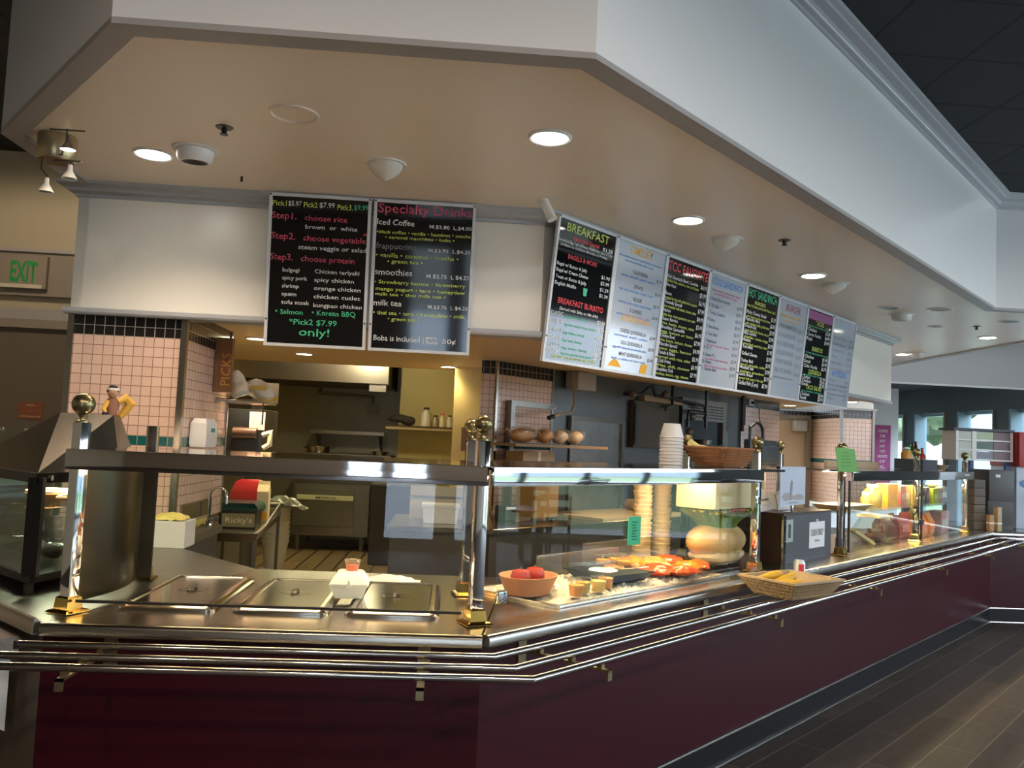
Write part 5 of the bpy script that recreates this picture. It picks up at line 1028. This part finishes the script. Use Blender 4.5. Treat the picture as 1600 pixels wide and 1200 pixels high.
q = MB(); q.box(-.24, .40, 0, .45, 0, .66, bev=.01); part('body', q, mat('pale_machine', (.55, .62, .72), .35, var=.15, scale=4), t); q = MB(); q.box(-.25, .41, -.06, .45, .66, 1.03, bev=.01); part('red_top', q, mat('machine_red', (.42, .02, .015), .35), t)
q = MB(); q.ball((-.12, -.004, .48), .09, 16, 1, .04, .5); part('blue_print', q, mat('print_blue', (.12, .28, .55), .5), t); q = MB(); q.box(-.10, -.02, -.07, 0, .33, .37); q.box(-.07, -.05, -.07, -.04, .24, .33); part('tap', q, BLACKP, t, smooth=0)
BOARDS['soda'] = (t, 1, 1, -.0625, 'script_logo'); txt('soda', 'C', -.20, -.06, 1-.80, .16, WHT, .35)
for i, (x, y, lb) in enumerate(((5.505, 8.49, 'brown paper bundle by the base of the blue stand'), (5.575, 8.48, 'tan paper bundle next to the dark fridge'))):
    t = thing('paper_bundle', lb, 'bundle', (x, y, CZ+.0005), .2*i); q = MB(); q.box(-.025, .025, -.03, .03, 0, .16+.08*i, bev=.006); part('bundle', q, (CARDB, WOODL)[i], t); q = MB(); q.box(-.027, .027, -.032, .032, .07, .085); part('band', q, PAPER, t, smooth=0)
# ================================================================ back counter and cooking wall behind the long run
DKST = mat('dark_counter_front', (.10, .085, .07), .45, .5, var=.2); BROWNST = mat('brown_steel_top', (.32, .26, .20), .22, .9, var=.2)
t = thing('back_counter', 'low steel back counter under the bread shelf', 'counter', (0, 0, 0))
q = MB(); q.prism([(-.45, 6.53), (.345, 6.53), (.23, 7.58), (-.45, 7.58)], .895, .934); q.prism(inner([(2.54, 2.25), (8.08, 2.25), (8.08, 3.0), (3.34, 3.0)]), .895, .934); part('counter_top', q, BROWNST, t, smooth=0)
q = MB(); q.box(-.43, .33, 6.56, 6.60, .0045, .895); q.prism(inner([(2.55, 2.30), (8.08, 2.30), (8.08, 2.34), (2.55, 2.34)]), .0045, .895); part('front_panel', q, DKST, t, smooth=0)
q = MB(); q.sweep([(-.45, 6.53), (.345, 6.53), tuple(W(8.08, 2.25).xy)], [(.0, .90), (.006, .905), (.006, .93), (0, .936)]); part('front_edge', q, mat('bright_edge', (.62, .54, .40), .2, 1), t, smooth=0)
BZ = .9345
t = thing('storage_tub', 'white plastic tub on the back counter behind the rear post', 'tub', (-.06, 6.92, BZ)); q = MB(); q.loft([rc(.13, .10, .002), rc(.14, .11, .12), rc(.15, .12, .122), rc(.15, .12, .14)]); part('tub', q, WHITEP, t, smooth=0); q = MB(); q.box(-.15, .15, -.12, .12, .141, .15); part('lid', q, FOAM, t, smooth=0)
t = thing('shelf_tray', 'pale tray propped behind the white tub', 'tray', (-.10, 7.20, BZ)); q = MB(); q.box(-.22, .22, 0, .02, .001, .27, bev=.004); part('tray', q, mat('pale_tray', (.55, .48, .38), .5, var=.2), t, smooth=0); q = MB(); q.box(-.22, .22, -.005, -.001, .17, .19); part('printed_band', q, GRY, t, smooth=0)
t = UT('black_canister', 'black canister on the back counter beside the corner post', 'canister', 3.2, 2.72, BZ); q = MB(); q.box(-.07, .07, -.06, .06, 0, .13, bev=.01); part('canister', q, BLACKP, t); q = MB(); q.box(-.06, .06, -.062, -.060, .10, .122); part('label', q, PAPER, t, smooth=0)
t = UT('wood_cabinet', 'small orange wood box on the back counter', 'box', 3.55, 2.66, BZ); q = MB(); q.box(-.16, .16, -.10, .12, .03, .30, bev=.004); part('box_body', q, mat('orange_wood', (.45, .25, .09), .45, var=.2, stretch=(1, 1, 5)), t, smooth=0)
for x in (-.13, .13):
    q = MB(); q.box(x-.015, x+.015, -.08, -.05, 0, .03); part('foot', q, DBR, t, smooth=0)
t = UT('cutting_board', 'large beige cutting board on the back counter', 'cutting board', 4.75, 2.62, BZ); q = MB(); q.box(-.75, .72, -.34, .33, .0, .03, bev=.006); part('board', q, mat('beige_board', (.62, .46, .27), .5, var=.1), t)
t = UT('paper_towel_roll', 'towel roll lying on the cutting board', 'roll', 5.15, 2.72, BZ+.0305, 1.1); q = MB(); M = Matrix.Rotation(PI/2, 4, 'Y'); q.lathe([(.02, -.09), (.055, -.09), (.055, .09), (.02, .09)], seg=22, m=Matrix.Translation((0, 0, .056)) @ M); part('roll', q, mat('towel_paper', (.66, .54, .40), .8), t)
# bread shelf
t = UT('bread_shelf', 'wooden bread shelf with steel wall frame beside the tiled pier', 'shelf', 2.98, 2.45, 0)
q = MB(); q.box(0, 1.30, 0, .53, 1.565, 1.59, bev=.003); part('shelf_board', q, mat('dark_shelf_wood', (.26, .16, .08), .5, var=.3), t, smooth=0)
q = MB(); q.box(.50, .555, .50, .555, BZ, 1.97); q.box(.555, 1.17, .52, .545, 1.92, 1.97); part('wall_frame', q, STEEL2, t, smooth=0)
q = MB(); q.box(.40, .95, .25, .53, 1.42, 1.44); part('lower_board', q, CARDB, t, smooth=0)
t = UT('shallow_carton', 'shallow brown carton under the bread shelf', 'carton', 3.62, 2.82, 1.4405); q = MB(); q.box(-.22, .22, -.10, .10, 0, .08, bev=.002); part('carton', q, CARDB, t, smooth=0); q = MB(); q.box(-.02, .02, -.102, .102, .001, .082); part('tape', q, CREAM, t, smooth=0)
CRUST = mat('loaf_crust', (.62, .26, .05), .4, var=.5, scale=14, bump=.2, bscale=30); CRUST2 = mat('seeded_crust', (.50, .30, .16), .4, var=.6, scale=40, col2=(.75, .65, .5))
for i, (u, l, m1, lb) in enumerate(((3.30, .215, CRUST, 'long orange crusted loaf in clear film, leftmost on the bread shelf'), (3.60, .125, CRUST, 'orange roll in clear film second on the bread shelf'), (3.82, .125, CRUST2, 'pale seeded bread in crinkled film in the middle of the shelf'), (4.05, .125, CRUST2, 'seeded bread in crinkled film, rightmost on the bread shelf'))):
    t = UT('bread_loaf', lb, 'bread', u, 2.66, 1.5905, .1*i, 'wrapped breads on the shelf')
    q = MB(); q.ball((0, 0, .070), .075, 22, l/.11, 1.0, .80, amp=.012, fr=14); part('loaf', q, m1, t)
    q = MB()
    for k in range(5): q.tube([(-l*.9+l*.45*k-.02, -.06, .085), (-l*.9+l*.45*k, 0, .122), (-l*.9+l*.45*k+.02, .06, .085)], .004, 5)
    part('score_mark', q, CREAM, t) if i == 0 else q.b.free()
    q = MB(); q.ball((0, 0, .078), .084, 20, l/.11*1.02, 1.05, .82, amp=.03, fr=22); part('film_wrap', q, FILM, t)
# steel wall fittings
t = UT('wall_hatch', 'steel framed panel on the cooking wall right of the breads', 'panel', 4.41, 2.99, 0); q = MB(); q.box(0, .93, -.01, .03, 1.84, 1.88); q.box(.88, .93, -.015, .03, BZ, 1.84); q.box(0, .03, -.01, .03, 1.60, 1.84); part('frame', q, STEEL, t, smooth=0); q = MB(); q.box(.03, .88, .015, .03, BZ, 1.84); part('panel', q, mat('stained_steel', (.30, .30, .30), .4, .8, var=.5, scale=5), t, smooth=0)
q = MB(); q.box(0, .30, -.12, .03, 2.13, 2.30, bev=.006); UV(q, 'junction_box', mat('grey_box_paint', (.42, .40, .38), .5), 'grey junction box at the top of the steel wall', 'junction box', 4.33, 2.98, 0)
q = MB(); pts = [(.0, 0, 2.30), (.02, -.02, 2.10), (-.02, -.06, 1.98), (-.15, -.12, 1.90), (-.38, -.15, 1.865)]
t = UT('spray_hose', 'hanging tan hose with a dark nozzle in front of the pier tiles', 'hose', 4.28, 2.90, 0); q.tube(pts, .010, 8); part('hose', q, mat('tan_rubber', (.32, .22, .12), .5), t); q = MB(); q.tube([(-.36, -.147, 1.868), (-.46, -.16, 1.845)], .016, 10); part('tan_grip', q, WOODL, t); q = MB(); q.tube([(-.46, -.16, 1.845), (-.54, -.17, 1.828)], .020, 10); part('nozzle', q, BLACKP, t)
t = UT('dark_cooler', 'dark brown cooler door set in the steel wall', 'cooler', 5.48, 2.96, 0); q = MB(); q.box(0, .93, 0, .06, 1.60, 2.10); part('door_panel', q, mat('dark_brown_steel', (.075, .06, .045), .5, .3, var=.2), t, smooth=0); q = MB(); q.box(.0, .05, -.015, 0, 1.63, 2.07); part('handle', q, BLACKP, t, smooth=0); q = MB(); q.box(.15, .965, -.03, .06, 2.105, 2.17); part('tan_strip', q, mat('tan_panel', (.42, .30, .17), .5), t, smooth=0)
t = UT('pizza_oven', 'wall oven with a black opening and slotted vent on the steel wall', 'oven', 6.50, 2.95, 0)
q = MB(); q.box(-.03, 1.10, 0, .06, 1.95, 2.20); q.box(-.03, .02, 0, .06, 1.64, 1.95); q.box(.97, 1.10, 0, .06, 1.64, 1.95); q.box(-.03, 1.10, 0, .06, BZ, 1.64); part('oven_front', q, STEEL2, t, smooth=0)
q = MB(); q.box(.02, .97, .035, .05, 1.64, 1.95); part('dark_opening', q, BLACKB, t, smooth=0); q = MB(); q.box(.02, .97, -.04, .04, 1.655, 1.67); part('oven_rack', q, STEELD, t, smooth=0)
q = MB()
for r_ in range(5):
    for c_ in range(8): q.box(.10+.11*c_, .19+.11*c_, -.004, -.0005, 1.985+.034*r_, 1.998+.034*r_)
part('vent_grille', q, BLACKP, t, smooth=0)
q = MB(); q.lathe([(0, 0), (.075, 0), (.08, .05), (.075, .054), (0, .05)], seg=22); UV(q, 'baking_tin', STEEL2, 'round tin in the mouth of the wall oven', 'tin', 6.92, 2.90, 1.6705)
t = UT('gas_pipe', 'black gas pipes along the top of the steel wall', 'pipe', 0, 2.88, 0)
q = MB(); q.tube([(5.30, .1, 2.15), (5.30, 0, 2.15), (5.48, 0, 2.16), (5.60, 0, 2.24), (5.70, 0, 2.26), (5.76, 0, 2.17), (6.0, 0, 2.17), (6.86, 0, 2.12), (6.90, 0, 2.02), (6.86, 0, 1.96)], .018, 8); q.tube([(6.9, 0, 2.305), (6.9, 0, 1.86)], .02, 8); q.tube([(6.12, 0, 2.305), (6.12, 0, 2.08), (6.0, 0, 2.06), (5.98, 0, 2.02)], .018, 8); q.tube([(6.84, 0, 2.04), (6.50, 0, 2.04), (6.48, 0, 2.0), (6.48, 0, 1.86)], .02, 8); part('pipe_run', q, BLACKP, t)
for u, z in ((5.30, 2.15), (5.95, 2.19), (6.50, 1.80), (6.55, 1.98)):
    q = MB(); q.ball((u, -.01, z), .045, 12); part('valve_knob', q, STEELD, t)
q = MB(); q.box(-.04, .04, -.01, .01, 1.94, 2.31); q.box(-.05, .0, -.012, .012, 1.86, 1.95); UV(q, 'hanging_strap', RUBBER, 'black strap hanging at the right of the steel wall', 'strap', 7.83, 2.86, 0)
t = UT('wall_socket', 'wall socket with black plug and cord on the right tiled strip', 'socket', 8.36, 3.005, 0); q = MB(); q.box(-.06, .06, 0, .012, 2.22, 2.30); part('plate', q, WHITEP, t, smooth=0); q = MB(); q.box(-.02, .05, -.04, 0, 2.235, 2.275); part('plug', q, BLACKP, t, smooth=0); q = MB(); q.tube([(.05, -.03, 2.25), (.16, -.03, 2.18), (.17, -.03, 2.08), (.26, -.03, 1.85), (.36, -.03, 1.60), (.38, -.03, BZ+.02)], .008, 6); part('cord', q, BLACKP, t)
q = MB(); q.box(-.10, .10, -.12, 0, 1.96, 2.12, bev=.004); solo('alarm_box', q, mat('grey_alarm', (.45, .47, .47), .4), 'small grey box over the far tan door', 'box', loc=(5.30, 12.955, 0))

# ================================================================ kitchen seen behind the pans
t = thing('sink_counter', 'steel sink counter along the tiled side wall', 'counter', (0, 0, 0)); q = MB(); q.box(-1.638, -1.53, 5.36, 6.05, .90, .950); part('counter_top', q, STEEL2, t, smooth=0); q = MB(); q.box(-1.636, -1.56, 5.38, 6.05, .0045, .90); part('front_panel', q, DKST, t, smooth=0); q = MB(); q.box(-1.639, -1.625, 5.45, 6.10, 1.02, 1.12); part('backsplash', q, STEEL, t, smooth=0)
t = thing('faucet', 'chrome gooseneck faucet by the tiled side wall', 'faucet', (-1.592, 5.92, .9505)); q = MB(); q.tube([(0, 0, .01), (0, 0, .20)] + [(.055-.055*math.cos(PI*k/8), -.0, .20+.06*math.sin(PI*k/8)) for k in range(1, 8)] + [(.11, 0, .20), (.112, 0, .15)], .010, 10); part('spout', q, CHROME, t); q = MB(); q.cyl((0, 0), .026, 0, .03, 16); q.box(-.01, .05, -.09, .07, .0, .016); part('base', q, CHROME, t)
for y in (-.07, .06):
    q = MB(); q.tube([(.02, y, .016), (.02, y, .05), (.06, y-.02, .06)], .008, 8); part('handle', q, CHROME, t)
t = thing('cloth_box', 'white carton with a yellow cloth on top, by the tiled column foot', 'box', (-1.565, 5.14, CZ+.0005)); q = MB(); q.box(-.085, .085, -.10, .10, 0, .150, bev=.003); part('carton', q, mat('white_carton', (.66, .62, .58), .6), t, smooth=0)
q = MB(); q.grid(lambda a, b: (-.10+.17*a, -.09+.17*b, .004+.035*(math.sin(PI*a)*math.sin(PI*b))**.5+.012*noise.noise(Vector((a*7, b*7, 3)))), 16, 12); solo('yellow_cloth', q, mat('yellow_cloth', (.70, .58, .16), .9, var=.2, bump=.3, bscale=120), 'crumpled yellow cloth on the white carton', 'cloth', loc=(-1.575, 5.14, CZ+.152))
t = thing('towel_dispenser', 'white wall dispenser on the tiled side wall', 'dispenser', (-1.582, 5.64, 1.50)); q = MB(); q.loft([rc(.045, .12, -.02), rc(.052, .125, .0), rc(.050, .12, .13), rc(.035, .10, .16)]); part('casing', q, WHITEP, t, smooth=30); q = MB(); q.box(.0495, .0535, -.02, .06, .075, .10); part('green_label', q, mat('teal_label', (.05, .25, .22), .5), t, smooth=0)
t = sign('picks', 'wooden_sign', 'brown upright sign with orange letters PICKS on the kitchen side wall', 'sign', (-1.52, 6.02, 1.85), 0, .37, .115, .05, mat('brown_sign_wood', (.24, .10, .03), .45, var=.25), rot=(0, -PI/2, 0)); txt('picks', 'PICKS', .12, .72, .955, .065, mat('orange_paint', (.62, .26, .04), .5))
t = thing('wire_shelf', 'steel wire shelf holding plastic bags above the coffee machine', 'shelf', (-1.48, 6.20, 1.80)); q = MB(); q.box(-.15, .17, -.16, .30, -.012, 0); part('shelf_top', q, STEEL2, t, smooth=0); q = MB(); q.tube([(-.15, -.17, .006), (.14, -.17, .006), (.17, -.14, .0), (.17, -.14, -.16)], .006, 6); part('wire_rail', q, CHROME, t)
BAGM = mat('white_bag_film', (.80, .72, .58), .35, var=.2, scale=9, bump=.3, bscale=18)
for i, (x, y, z, sx, sz, lb) in enumerate(((-1.52, 6.18, 1.915, .075, 1.5, 'crumpled white plastic bag standing on the wire shelf'), (-1.37, 6.22, 1.892, .11, .75, 'white plastic bag lying at the right of the wire shelf'))):
    t = thing('plastic_bag', lb, 'plastic bag', (x, y, z)); q = MB(); q.ball((0, 0, 0), sx, 20, 1, .7, sz*.85, amp=.05, fr=12); part('bag', q, BAGM, t); q = MB(); q.box(-sx*.5, sx*.5, -sx*.75, -sx*.62, -.01, .02); part('yellow_band', q, YEL, t, smooth=0) if i else q.b.free()
q = MB(); q.box(-.075, .075, -.01, .01, 0, .15, bev=.004); t = thing('bread_bag', 'printed bag with a yellow stripe behind the white bags', 'bag', (-1.36, 6.42, 1.8005)); part('bag_body', q, mat('pale_print', (.62, .54, .42), .5, var=.2), t); q = MB(); q.box(-.076, .076, -.012, -.0105, .02, .05); part('yellow_stripe', q, YEL, t, smooth=0)
t = thing('coffee_machine', 'tall black coffee machine in the shade of the kitchen side wall', 'coffee machine', (-1.62, 6.95, .0045)); q = MB(); q.box(-.18, .14, -.05, .50, 1.42, 1.76, bev=.01); part('body', q, BLACKP, t); q = MB(); q.box(-.20, .15, -.57, .52, 1.39, 1.42); part('base_board', q, STEELD, t, smooth=0); q = MB(); q.tube([(-.08, -.09, 1.57), (.10, -.09, 1.57)], .045, 14); part('brew_head', q, mat('brown_gloss', (.06, .03, .025), .3), t); q = MB(); q.tube([(.14, -.07, 1.56), (.20, -.07, 1.58), (.20, -.07, 1.49), (.15, -.07, 1.46)], .020, 8); part('pale_hose', q, CREAM, t); q = MB(); q.box(.03, .15, -.056, -.052, 1.60, 1.74); part('red_notice', q, mat('red_white_print', (.62, .10, .12), .5, var=.9, scale=18, col2=(.80, .76, .74)), t, smooth=0)
# cart with basin, bin and bags
t = thing('utility_cart', 'steel utility cart with a shallow basin behind the counter corner', 'cart', (-1.72, 7.30, .0045), .097); 
q = MB(); q.loft([rc(.24, .86, .78), rc(.26, .88, .84), rc(.26, .88, .845), rc(.23, .84, .845), rc(.225, .83, .79)]); part('basin', q, STEEL, t, smooth=0)
q = MB(); q.box(-.19, .19, -.84, .84, .32, .34); part('lower_shelf', q, STEELD, t, smooth=0)
for x in (-.24, .24):
    for y in (-.85, .85):
        q = MB(); q.box(x-.014, x+.014, y-.014, y+.014, .05, .93 if y > 0 else .80); part('leg', q, STEELD, t, smooth=0); q = MB(); q.ball((x, y, .026), .026, 10); part('caster', q, RUBBER, t)
q = MB(); q.tube([(.25, -.85, .80), (.25, .85, .93)], .010, 6); q.tube([(-.24, .85, .93), (.24, .85, .93)], .010, 6); part('top_rail', q, STEEL2, t)
t = thing('storage_bin', 'dark teal lidded bin with a pale sign on the cart', 'bin', (-1.74, 7.46, .7965), .097); q = MB(); q.loft([rc(.145, .20, 0), rc(.15, .21, .14)]); part('bin_body', q, BLACKP, t, smooth=0); q = MB(); q.loft([rc(.16, .22, .14), rc(.16, .22, .165), rc(.125, .18, .20)]); part('lid', q, mat('teal_lid', (.01, .05, .045), .25), t, smooth=20); q = MB(); q.box(-.12, .14, -.225, -.21, .01, .12); part('sign_plate', q, mat('olive_plate', (.28, .24, .12), .5), t, smooth=0); BOARDS['bin'] = (t, 1, 1, -.2262, 'plate_lettering'); txt('bin', "Ricky's", -.09, .12, 1-.045, .045, CREAM)
t = thing('red_sack', 'red sack standing on the cart behind the teal bin', 'sack', (-1.79, 7.95, .7965)); q = MB(); q.loft([[(x*.16*s, y*.07*s, z) for x, y in ((-1, -.8), (0, -1.1), (1, -.8), (1, .8), (0, 1.1), (-1, .8))] for s, z in ((.9, 0), (1.05, .08), (1.0, .24), (.75, .34), (.5, .36))]); part('sack', q, mat('red_sack', (.50, .02, .03), .4, var=.2, bump=.2, bscale=12), t)
t = thing('juice_carton', 'cream carton with green and orange print beside the red sack', 'carton', (-1.63, 7.79, .7965)); q = MB(); q.loft([rc(.05, .045, 0), rc(.05, .045, .27), rc(.05, .012, .33), rc(.05, .006, .36)]); part('carton', q, CREAM, t, smooth=0); q = MB(); q.ball((0, -.050, .14), .035, 12, 1, .1, 1.2); part('green_print', q, mat('leaf_print', (.10, .28, .05), .5), t); q = MB(); q.ball((.02, -.050, .06), .03, 12, 1, .1, 1.3); part('orange_print', q, ORA, t)
q = MB(); q.box(-.14, .14, -.01, .01, 0, .22); t = thing('produce_carton', 'carton with red lettering on the lower cart shelf', 'carton', (-1.60, 6.74, .3456)); part('carton', q, mat('dark_carton', (.09, .07, .06), .6, var=.3), t, smooth=0); BOARDS['cart'] = (t, 1, 1, -.0112, 'carton_lettering'); txt('cart', 'PANTRY', -.12, .12, 1-.08, .075, RED)
q = MB(); q.lathe([(0, 0), (.05, 0), (.05, .14), (.02, .18), (.02, .22), (0, .22)], seg=16); t = thing('green_bottle', 'green and white bottle on the lower cart shelf', 'bottle', (-1.80, 6.72, .3456)); part('bottle', q, mat('green_white', (.20, .42, .06), .4, var=.6, scale=10, col2=(.6, .6, .5)), t)
BUCK = mat('bucket_plastic', (.58, .54, .45), .45, var=.06)
for i in range(8):
    t = thing('bucket', 'white bucket in the nested stack on the kitchen floor, %s from the floor' % ('first second third fourth fifth sixth seventh eighth'.split()[i]), 'bucket', (-1.99, 10.3, .0045+.053*i), 0, 'nested white buckets')
    q = MB(); q.lathe([(0, .004), (.108, .0), (.147, .31), (.156, .312), (.156, .345), (.1455, .345), (.1055, .02), (0, .02)], seg=24); part('bucket_body', q, BUCK, t)
q = MB(); q.grid(lambda a, b: (-.22+.52*a, -.12+.24*b, .02+.09*math.sin(PI*a)*math.sin(PI*b)-.05*a*a+.04*noise.noise(Vector((a*7, b*6, 2)))), 24, 12); solo('clear_bag', q, mat('grey_clear_film', (.42, .43, .36), .3, var=.5, scale=10), 'limp clear plastic bag on top of the nested buckets', 'plastic bag', loc=(-1.95, 10.3, .0045+.053*7+.37))
# range with oven
OVD = mat('oven_door_steel', (.33, .31, .24), .3, .9, var=.25, scale=4)
t = thing('range_oven', 'steel range with IMPERIAL on its pale oven handle, at the kitchen back wall', 'range', (-1.62, 12.0, .0045))
q = MB(); q.box(-.50, .53, .03, 1.0, .20, .905); part('body', q, STEEL2, t, smooth=0)
q = MB(); q.box(-.48, .33, .0, .03, .34, .84, bev=.004); d = part('oven_door', q, OVD, t, smooth=0); q = MB(); q.box(-.44, .32, -.045, -.02, .69, .755, bev=.006); h = part('handle', q, mat('pale_handle', (.62, .58, .34), .35), d, label='pale oven handle lettered IMPERIAL')
q = MB(); q.box(.36, .53, .0, .03, .22, .86); part('side_panel', q, STEEL2, t, smooth=0); q = MB(); q.box(-.50, .34, .01, .03, .215, .325); part('kick_drawer', q, STEEL, t, smooth=0); BOARDS['imp'] = (t, 1, 1, -.0462, 'handle_lettering'); txt('imp', 'IMPERIAL', -.20, .10, 1-.705, .035, BLK, .2)
for x in (-.42, .45):
    for y in (.08, .9):
        q = MB(); q.cyl((x, y), .03, 0, .20, 12, r2=.04); part('leg', q, STEELD, t)
q = MB(); q.box(-.52, .78, 0, .9, 0, .40, bev=.004); t = thing('griddle', 'steel griddle block on top of the range', 'griddle', (-1.62, 12.25, .9100)); part('body', q, STEELD, t, smooth=0); q = MB(); q.box(-.50, .76, .02, .88, .4005, .412); part('cook_plate', q, STEEL2, t, smooth=0)
for i, (x, r, h, lb) in enumerate(((-1.90, .17, .085, 'wide steel pot with two handles on the griddle'), (-1.02, .10, .05, 'small steel pan at the right of the griddle'))):
    t = thing('cooking_pot', lb, 'pot', (x, 12.55, 1.3225)); q = MB(); q.lathe([(0, 0), (r*.95, 0), (r, h), (r*1.05, h+.004), (r*.96, h+.004), (r*.9, .01), (0, .01)], seg=24); part('pot', q, STEEL, t)
    for s in (-1, 1):
        q = MB(); q.tube([(s*r*.98, -.03, h*.7), (s*r*1.25, -.025, h*.9), (s*r*1.25, .025, h*.9), (s*r*.98, .03, h*.7)], .007, 6); part('handle', q, STEEL, t)
t = thing('steel_shelf', 'long steel shelf on the back wall over the griddle', 'shelf', (-1.5, 12.85, 1.60)); q = MB(); q.box(-.58, .50, 0, .48, 0, .05); part('shelf_board', q, STEEL, t, smooth=0)
for x in (-.5, .42):
    q = MB(); q.prism([(0, 0), (.46, 0), (.46, -.25)], x, x+.02, Matrix(((0, 0, 1, 0), (1, 0, 0, 0), (0, 1, 0, 0), (0, 0, 0, 1)))); part('shelf_bracket', q, STEELD, t, smooth=0)
t = thing('range_hood', 'large stainless hood over the range', 'hood', (0, 11.4, 0)); q = MB(); q.box(-3.1, -.87, 0, .03, 2.28, 2.99); part('front_face', q, STEEL, t, smooth=0); q = MB(); q.box(-.90, -.87, .03, 1.9, 2.28, 2.99); part('side_face', q, STEELD, t, smooth=0); q = MB(); q.box(-3.1, -.90, .03, 1.9, 2.30, 2.33); part('filter_panel', q, STEELD, t, smooth=0); q = MB(); q.box(-1.12, -.90, .05, .30, 2.18, 2.28); part('light_box', q, STEEL2, t, smooth=0)
q = MB(); q.tube([(-2.0, 13.1, 2.26), (-2.0, 12.9, 2.20), (-1.2, 12.9, 2.17), (-1.2, 12.9, 2.06)], .022, 8); q.box(-1.28, -1.12, 12.87, 12.93, 1.92, 2.06); solo('suppression_pipe', q, mat('pipe_grey', (.20, .19, .15), .4, .6), 'grey fire suppression pipe under the hood', 'pipe')
t = thing('dark_cabinet', 'tall dark cabinet right of the range', 'cabinet', (-.67, 10.9, .0045)); q = MB(); q.box(-.30, .34, 0, .75, .0, .98, bev=.004); part('body', q, mat('very_dark_brown', (.055, .045, .035), .45, .2), t, smooth=0); q = MB(); q.box(-.28, .32, -.015, 0, .04, .86); part('door', q, mat('dark_brown_door', (.06, .05, .038), .4, .2), t, smooth=0); q = MB(); q.box(-.31, .35, -.02, .76, .98, 1.0); part('top', q, STEEL2, t, smooth=0)
t = thing('bottle_shelf', 'thin dark edged shelf on the yellow kitchen wall', 'shelf', (-.88, 11.5, 1.70)); q = MB(); q.box(0, .90, 0, .50, 0, .045); part('shelf_board', q, mat('tan_shelf', (.35, .27, .13), .5), t, smooth=0); q = MB(); q.box(.0, .90, -.006, 0, .035, .052); part('dark_edge', q, DBR, t, smooth=0)
q = MB(); q.ball((0, 0, .065), .20, 18, 1, .5, .33, amp=.07, fr=6); solo('dark_bundle', q, mat('dark_cloth', (.03, .025, .02), .8, var=.5), 'dark bundled cloth on the yellow wall shelf', 'bundle', loc=(-.66, 11.72, 1.772))
for i, (x, r, h, c, cc, lb) in enumerate(((-.36, .07, .26, (.45, .44, .36), RUBBER, 'large clear jug with a dark cap on the yellow wall shelf'), (-.23, .05, .16, (.22, .18, .10), BLACKP, 'brown jar with a dark lid on the yellow wall shelf'), (-.14, .045, .19, (.50, .40, .25), RED, 'pale bottle with a red cap on the yellow wall shelf'), (-.04, .045, .17, (.42, .38, .30), BLACKP, 'pale jar with a black lid at the right of the yellow wall shelf'))):
    t = thing('storage_jar', lb, 'jar', (x, 11.72, 1.7455), 0, 'jars on the yellow wall shelf'); q = MB(); q.lathe([(0, 0), (r, 0), (r, h*.65), (r*.5, h*.85), (r*.5, h*.9), (0, h*.9)], seg=16); part('jar', q, mat('jar_glass_%d' % i, c, .25, var=.2), t); q = MB(); q.cyl((0, 0), r*.55, h*.9, h*1.02, 14); part('cap', q, cc, t)
q = MB(); q.box(-.07, .08, 0, .02, 1.49, 1.72); solo('wall_panel', q, mat('taupe_panel', (.22, .16, .10), .5), 'taupe electrical panel on the bright yellow pillar', 'panel', loc=(.16, 8.425, 0))
t = thing('steel_cabinet', 'narrow steel cabinet in the shadow beyond the coffee machine', 'cabinet', (-2.45, 9.6, .0045)); q = MB(); q.box(-.25, .25, 0, .5, 0, 1.95, bev=.005); part('body', q, STEELD, t, smooth=0); q = MB(); q.box(-.22, .22, -.02, 0, .06, 1.40); part('door', q, mat('pale_olive_steel', (.32, .30, .20), .4, .5), t, smooth=0)
# ================================================================ dining furniture by the windows (seen mirrored in the steel band and glass)
CHW = mat('dark_chair_wood', (.020, .014, .012), .4, var=.3)
def chair(x, y, rz, label):
    t = thing('dining_chair', label, 'chair', (x, y, 0), rz, 'dark dining chairs by the windows')
    q = MB(); q.box(-.22, .22, -.22, .22, .44, .48, bev=.012); part('seat', q, CHW, t)
    for sx in (-.19, .19):
        q = MB(); q.box(sx-.018, sx+.018, -.20, -.165, 0, .44); part('leg', q, CHW, t, smooth=0)
        q = MB(); q.tube([(sx, .19, 0), (sx, .19, .46), (sx, .25, .98)], .02, 6); part('back_leg', q, CHW, t)
    q = MB()
    for z, yy in ((.62, .212), (.78, .228), (.93, .245)): q.box(-.18, .18, yy-.012, yy+.012, z, z+.07)
    part('backrest', q, CHW, t, smooth=0)
def table(x, y, label):
    t = thing('dining_table', label, 'table', (x, y, 0), 0, 'dark dining tables by the windows')
    q = MB(); q.box(-.42, .42, -.42, .42, .72, .75, bev=.006); part('table_top', q, mat('grey_table_top', (.30, .31, .33), .25) if 'grey_table_top' not in bpy.data.materials else bpy.data.materials['grey_table_top'], t)
    q = MB(); q.cyl((0, 0), .04, .03, .72, 14); part('pedestal', q, BLACKP, t); q = MB(); q.lathe([(0, 0), (.28, 0), (.26, .02), (.05, .03), (0, .03)], seg=24); part('foot_plate', q, BLACKP, t)
for i, (x, y) in enumerate(((8.2, 4.3), (8.6, 7.3), (7.8, 1.8))):
    w = ('middle', 'farther', 'nearer')[i]
    table(x, y, '%s square dining table by the right-hand windows, mirrored in the steel band' % w)
    chair(x-.75, y+.05, PI/2, 'dark chair on the counter side of the %s dining table' % w); chair(x+.72, y, -PI/2, 'dark chair on the window side of the %s dining table' % w)
flush()
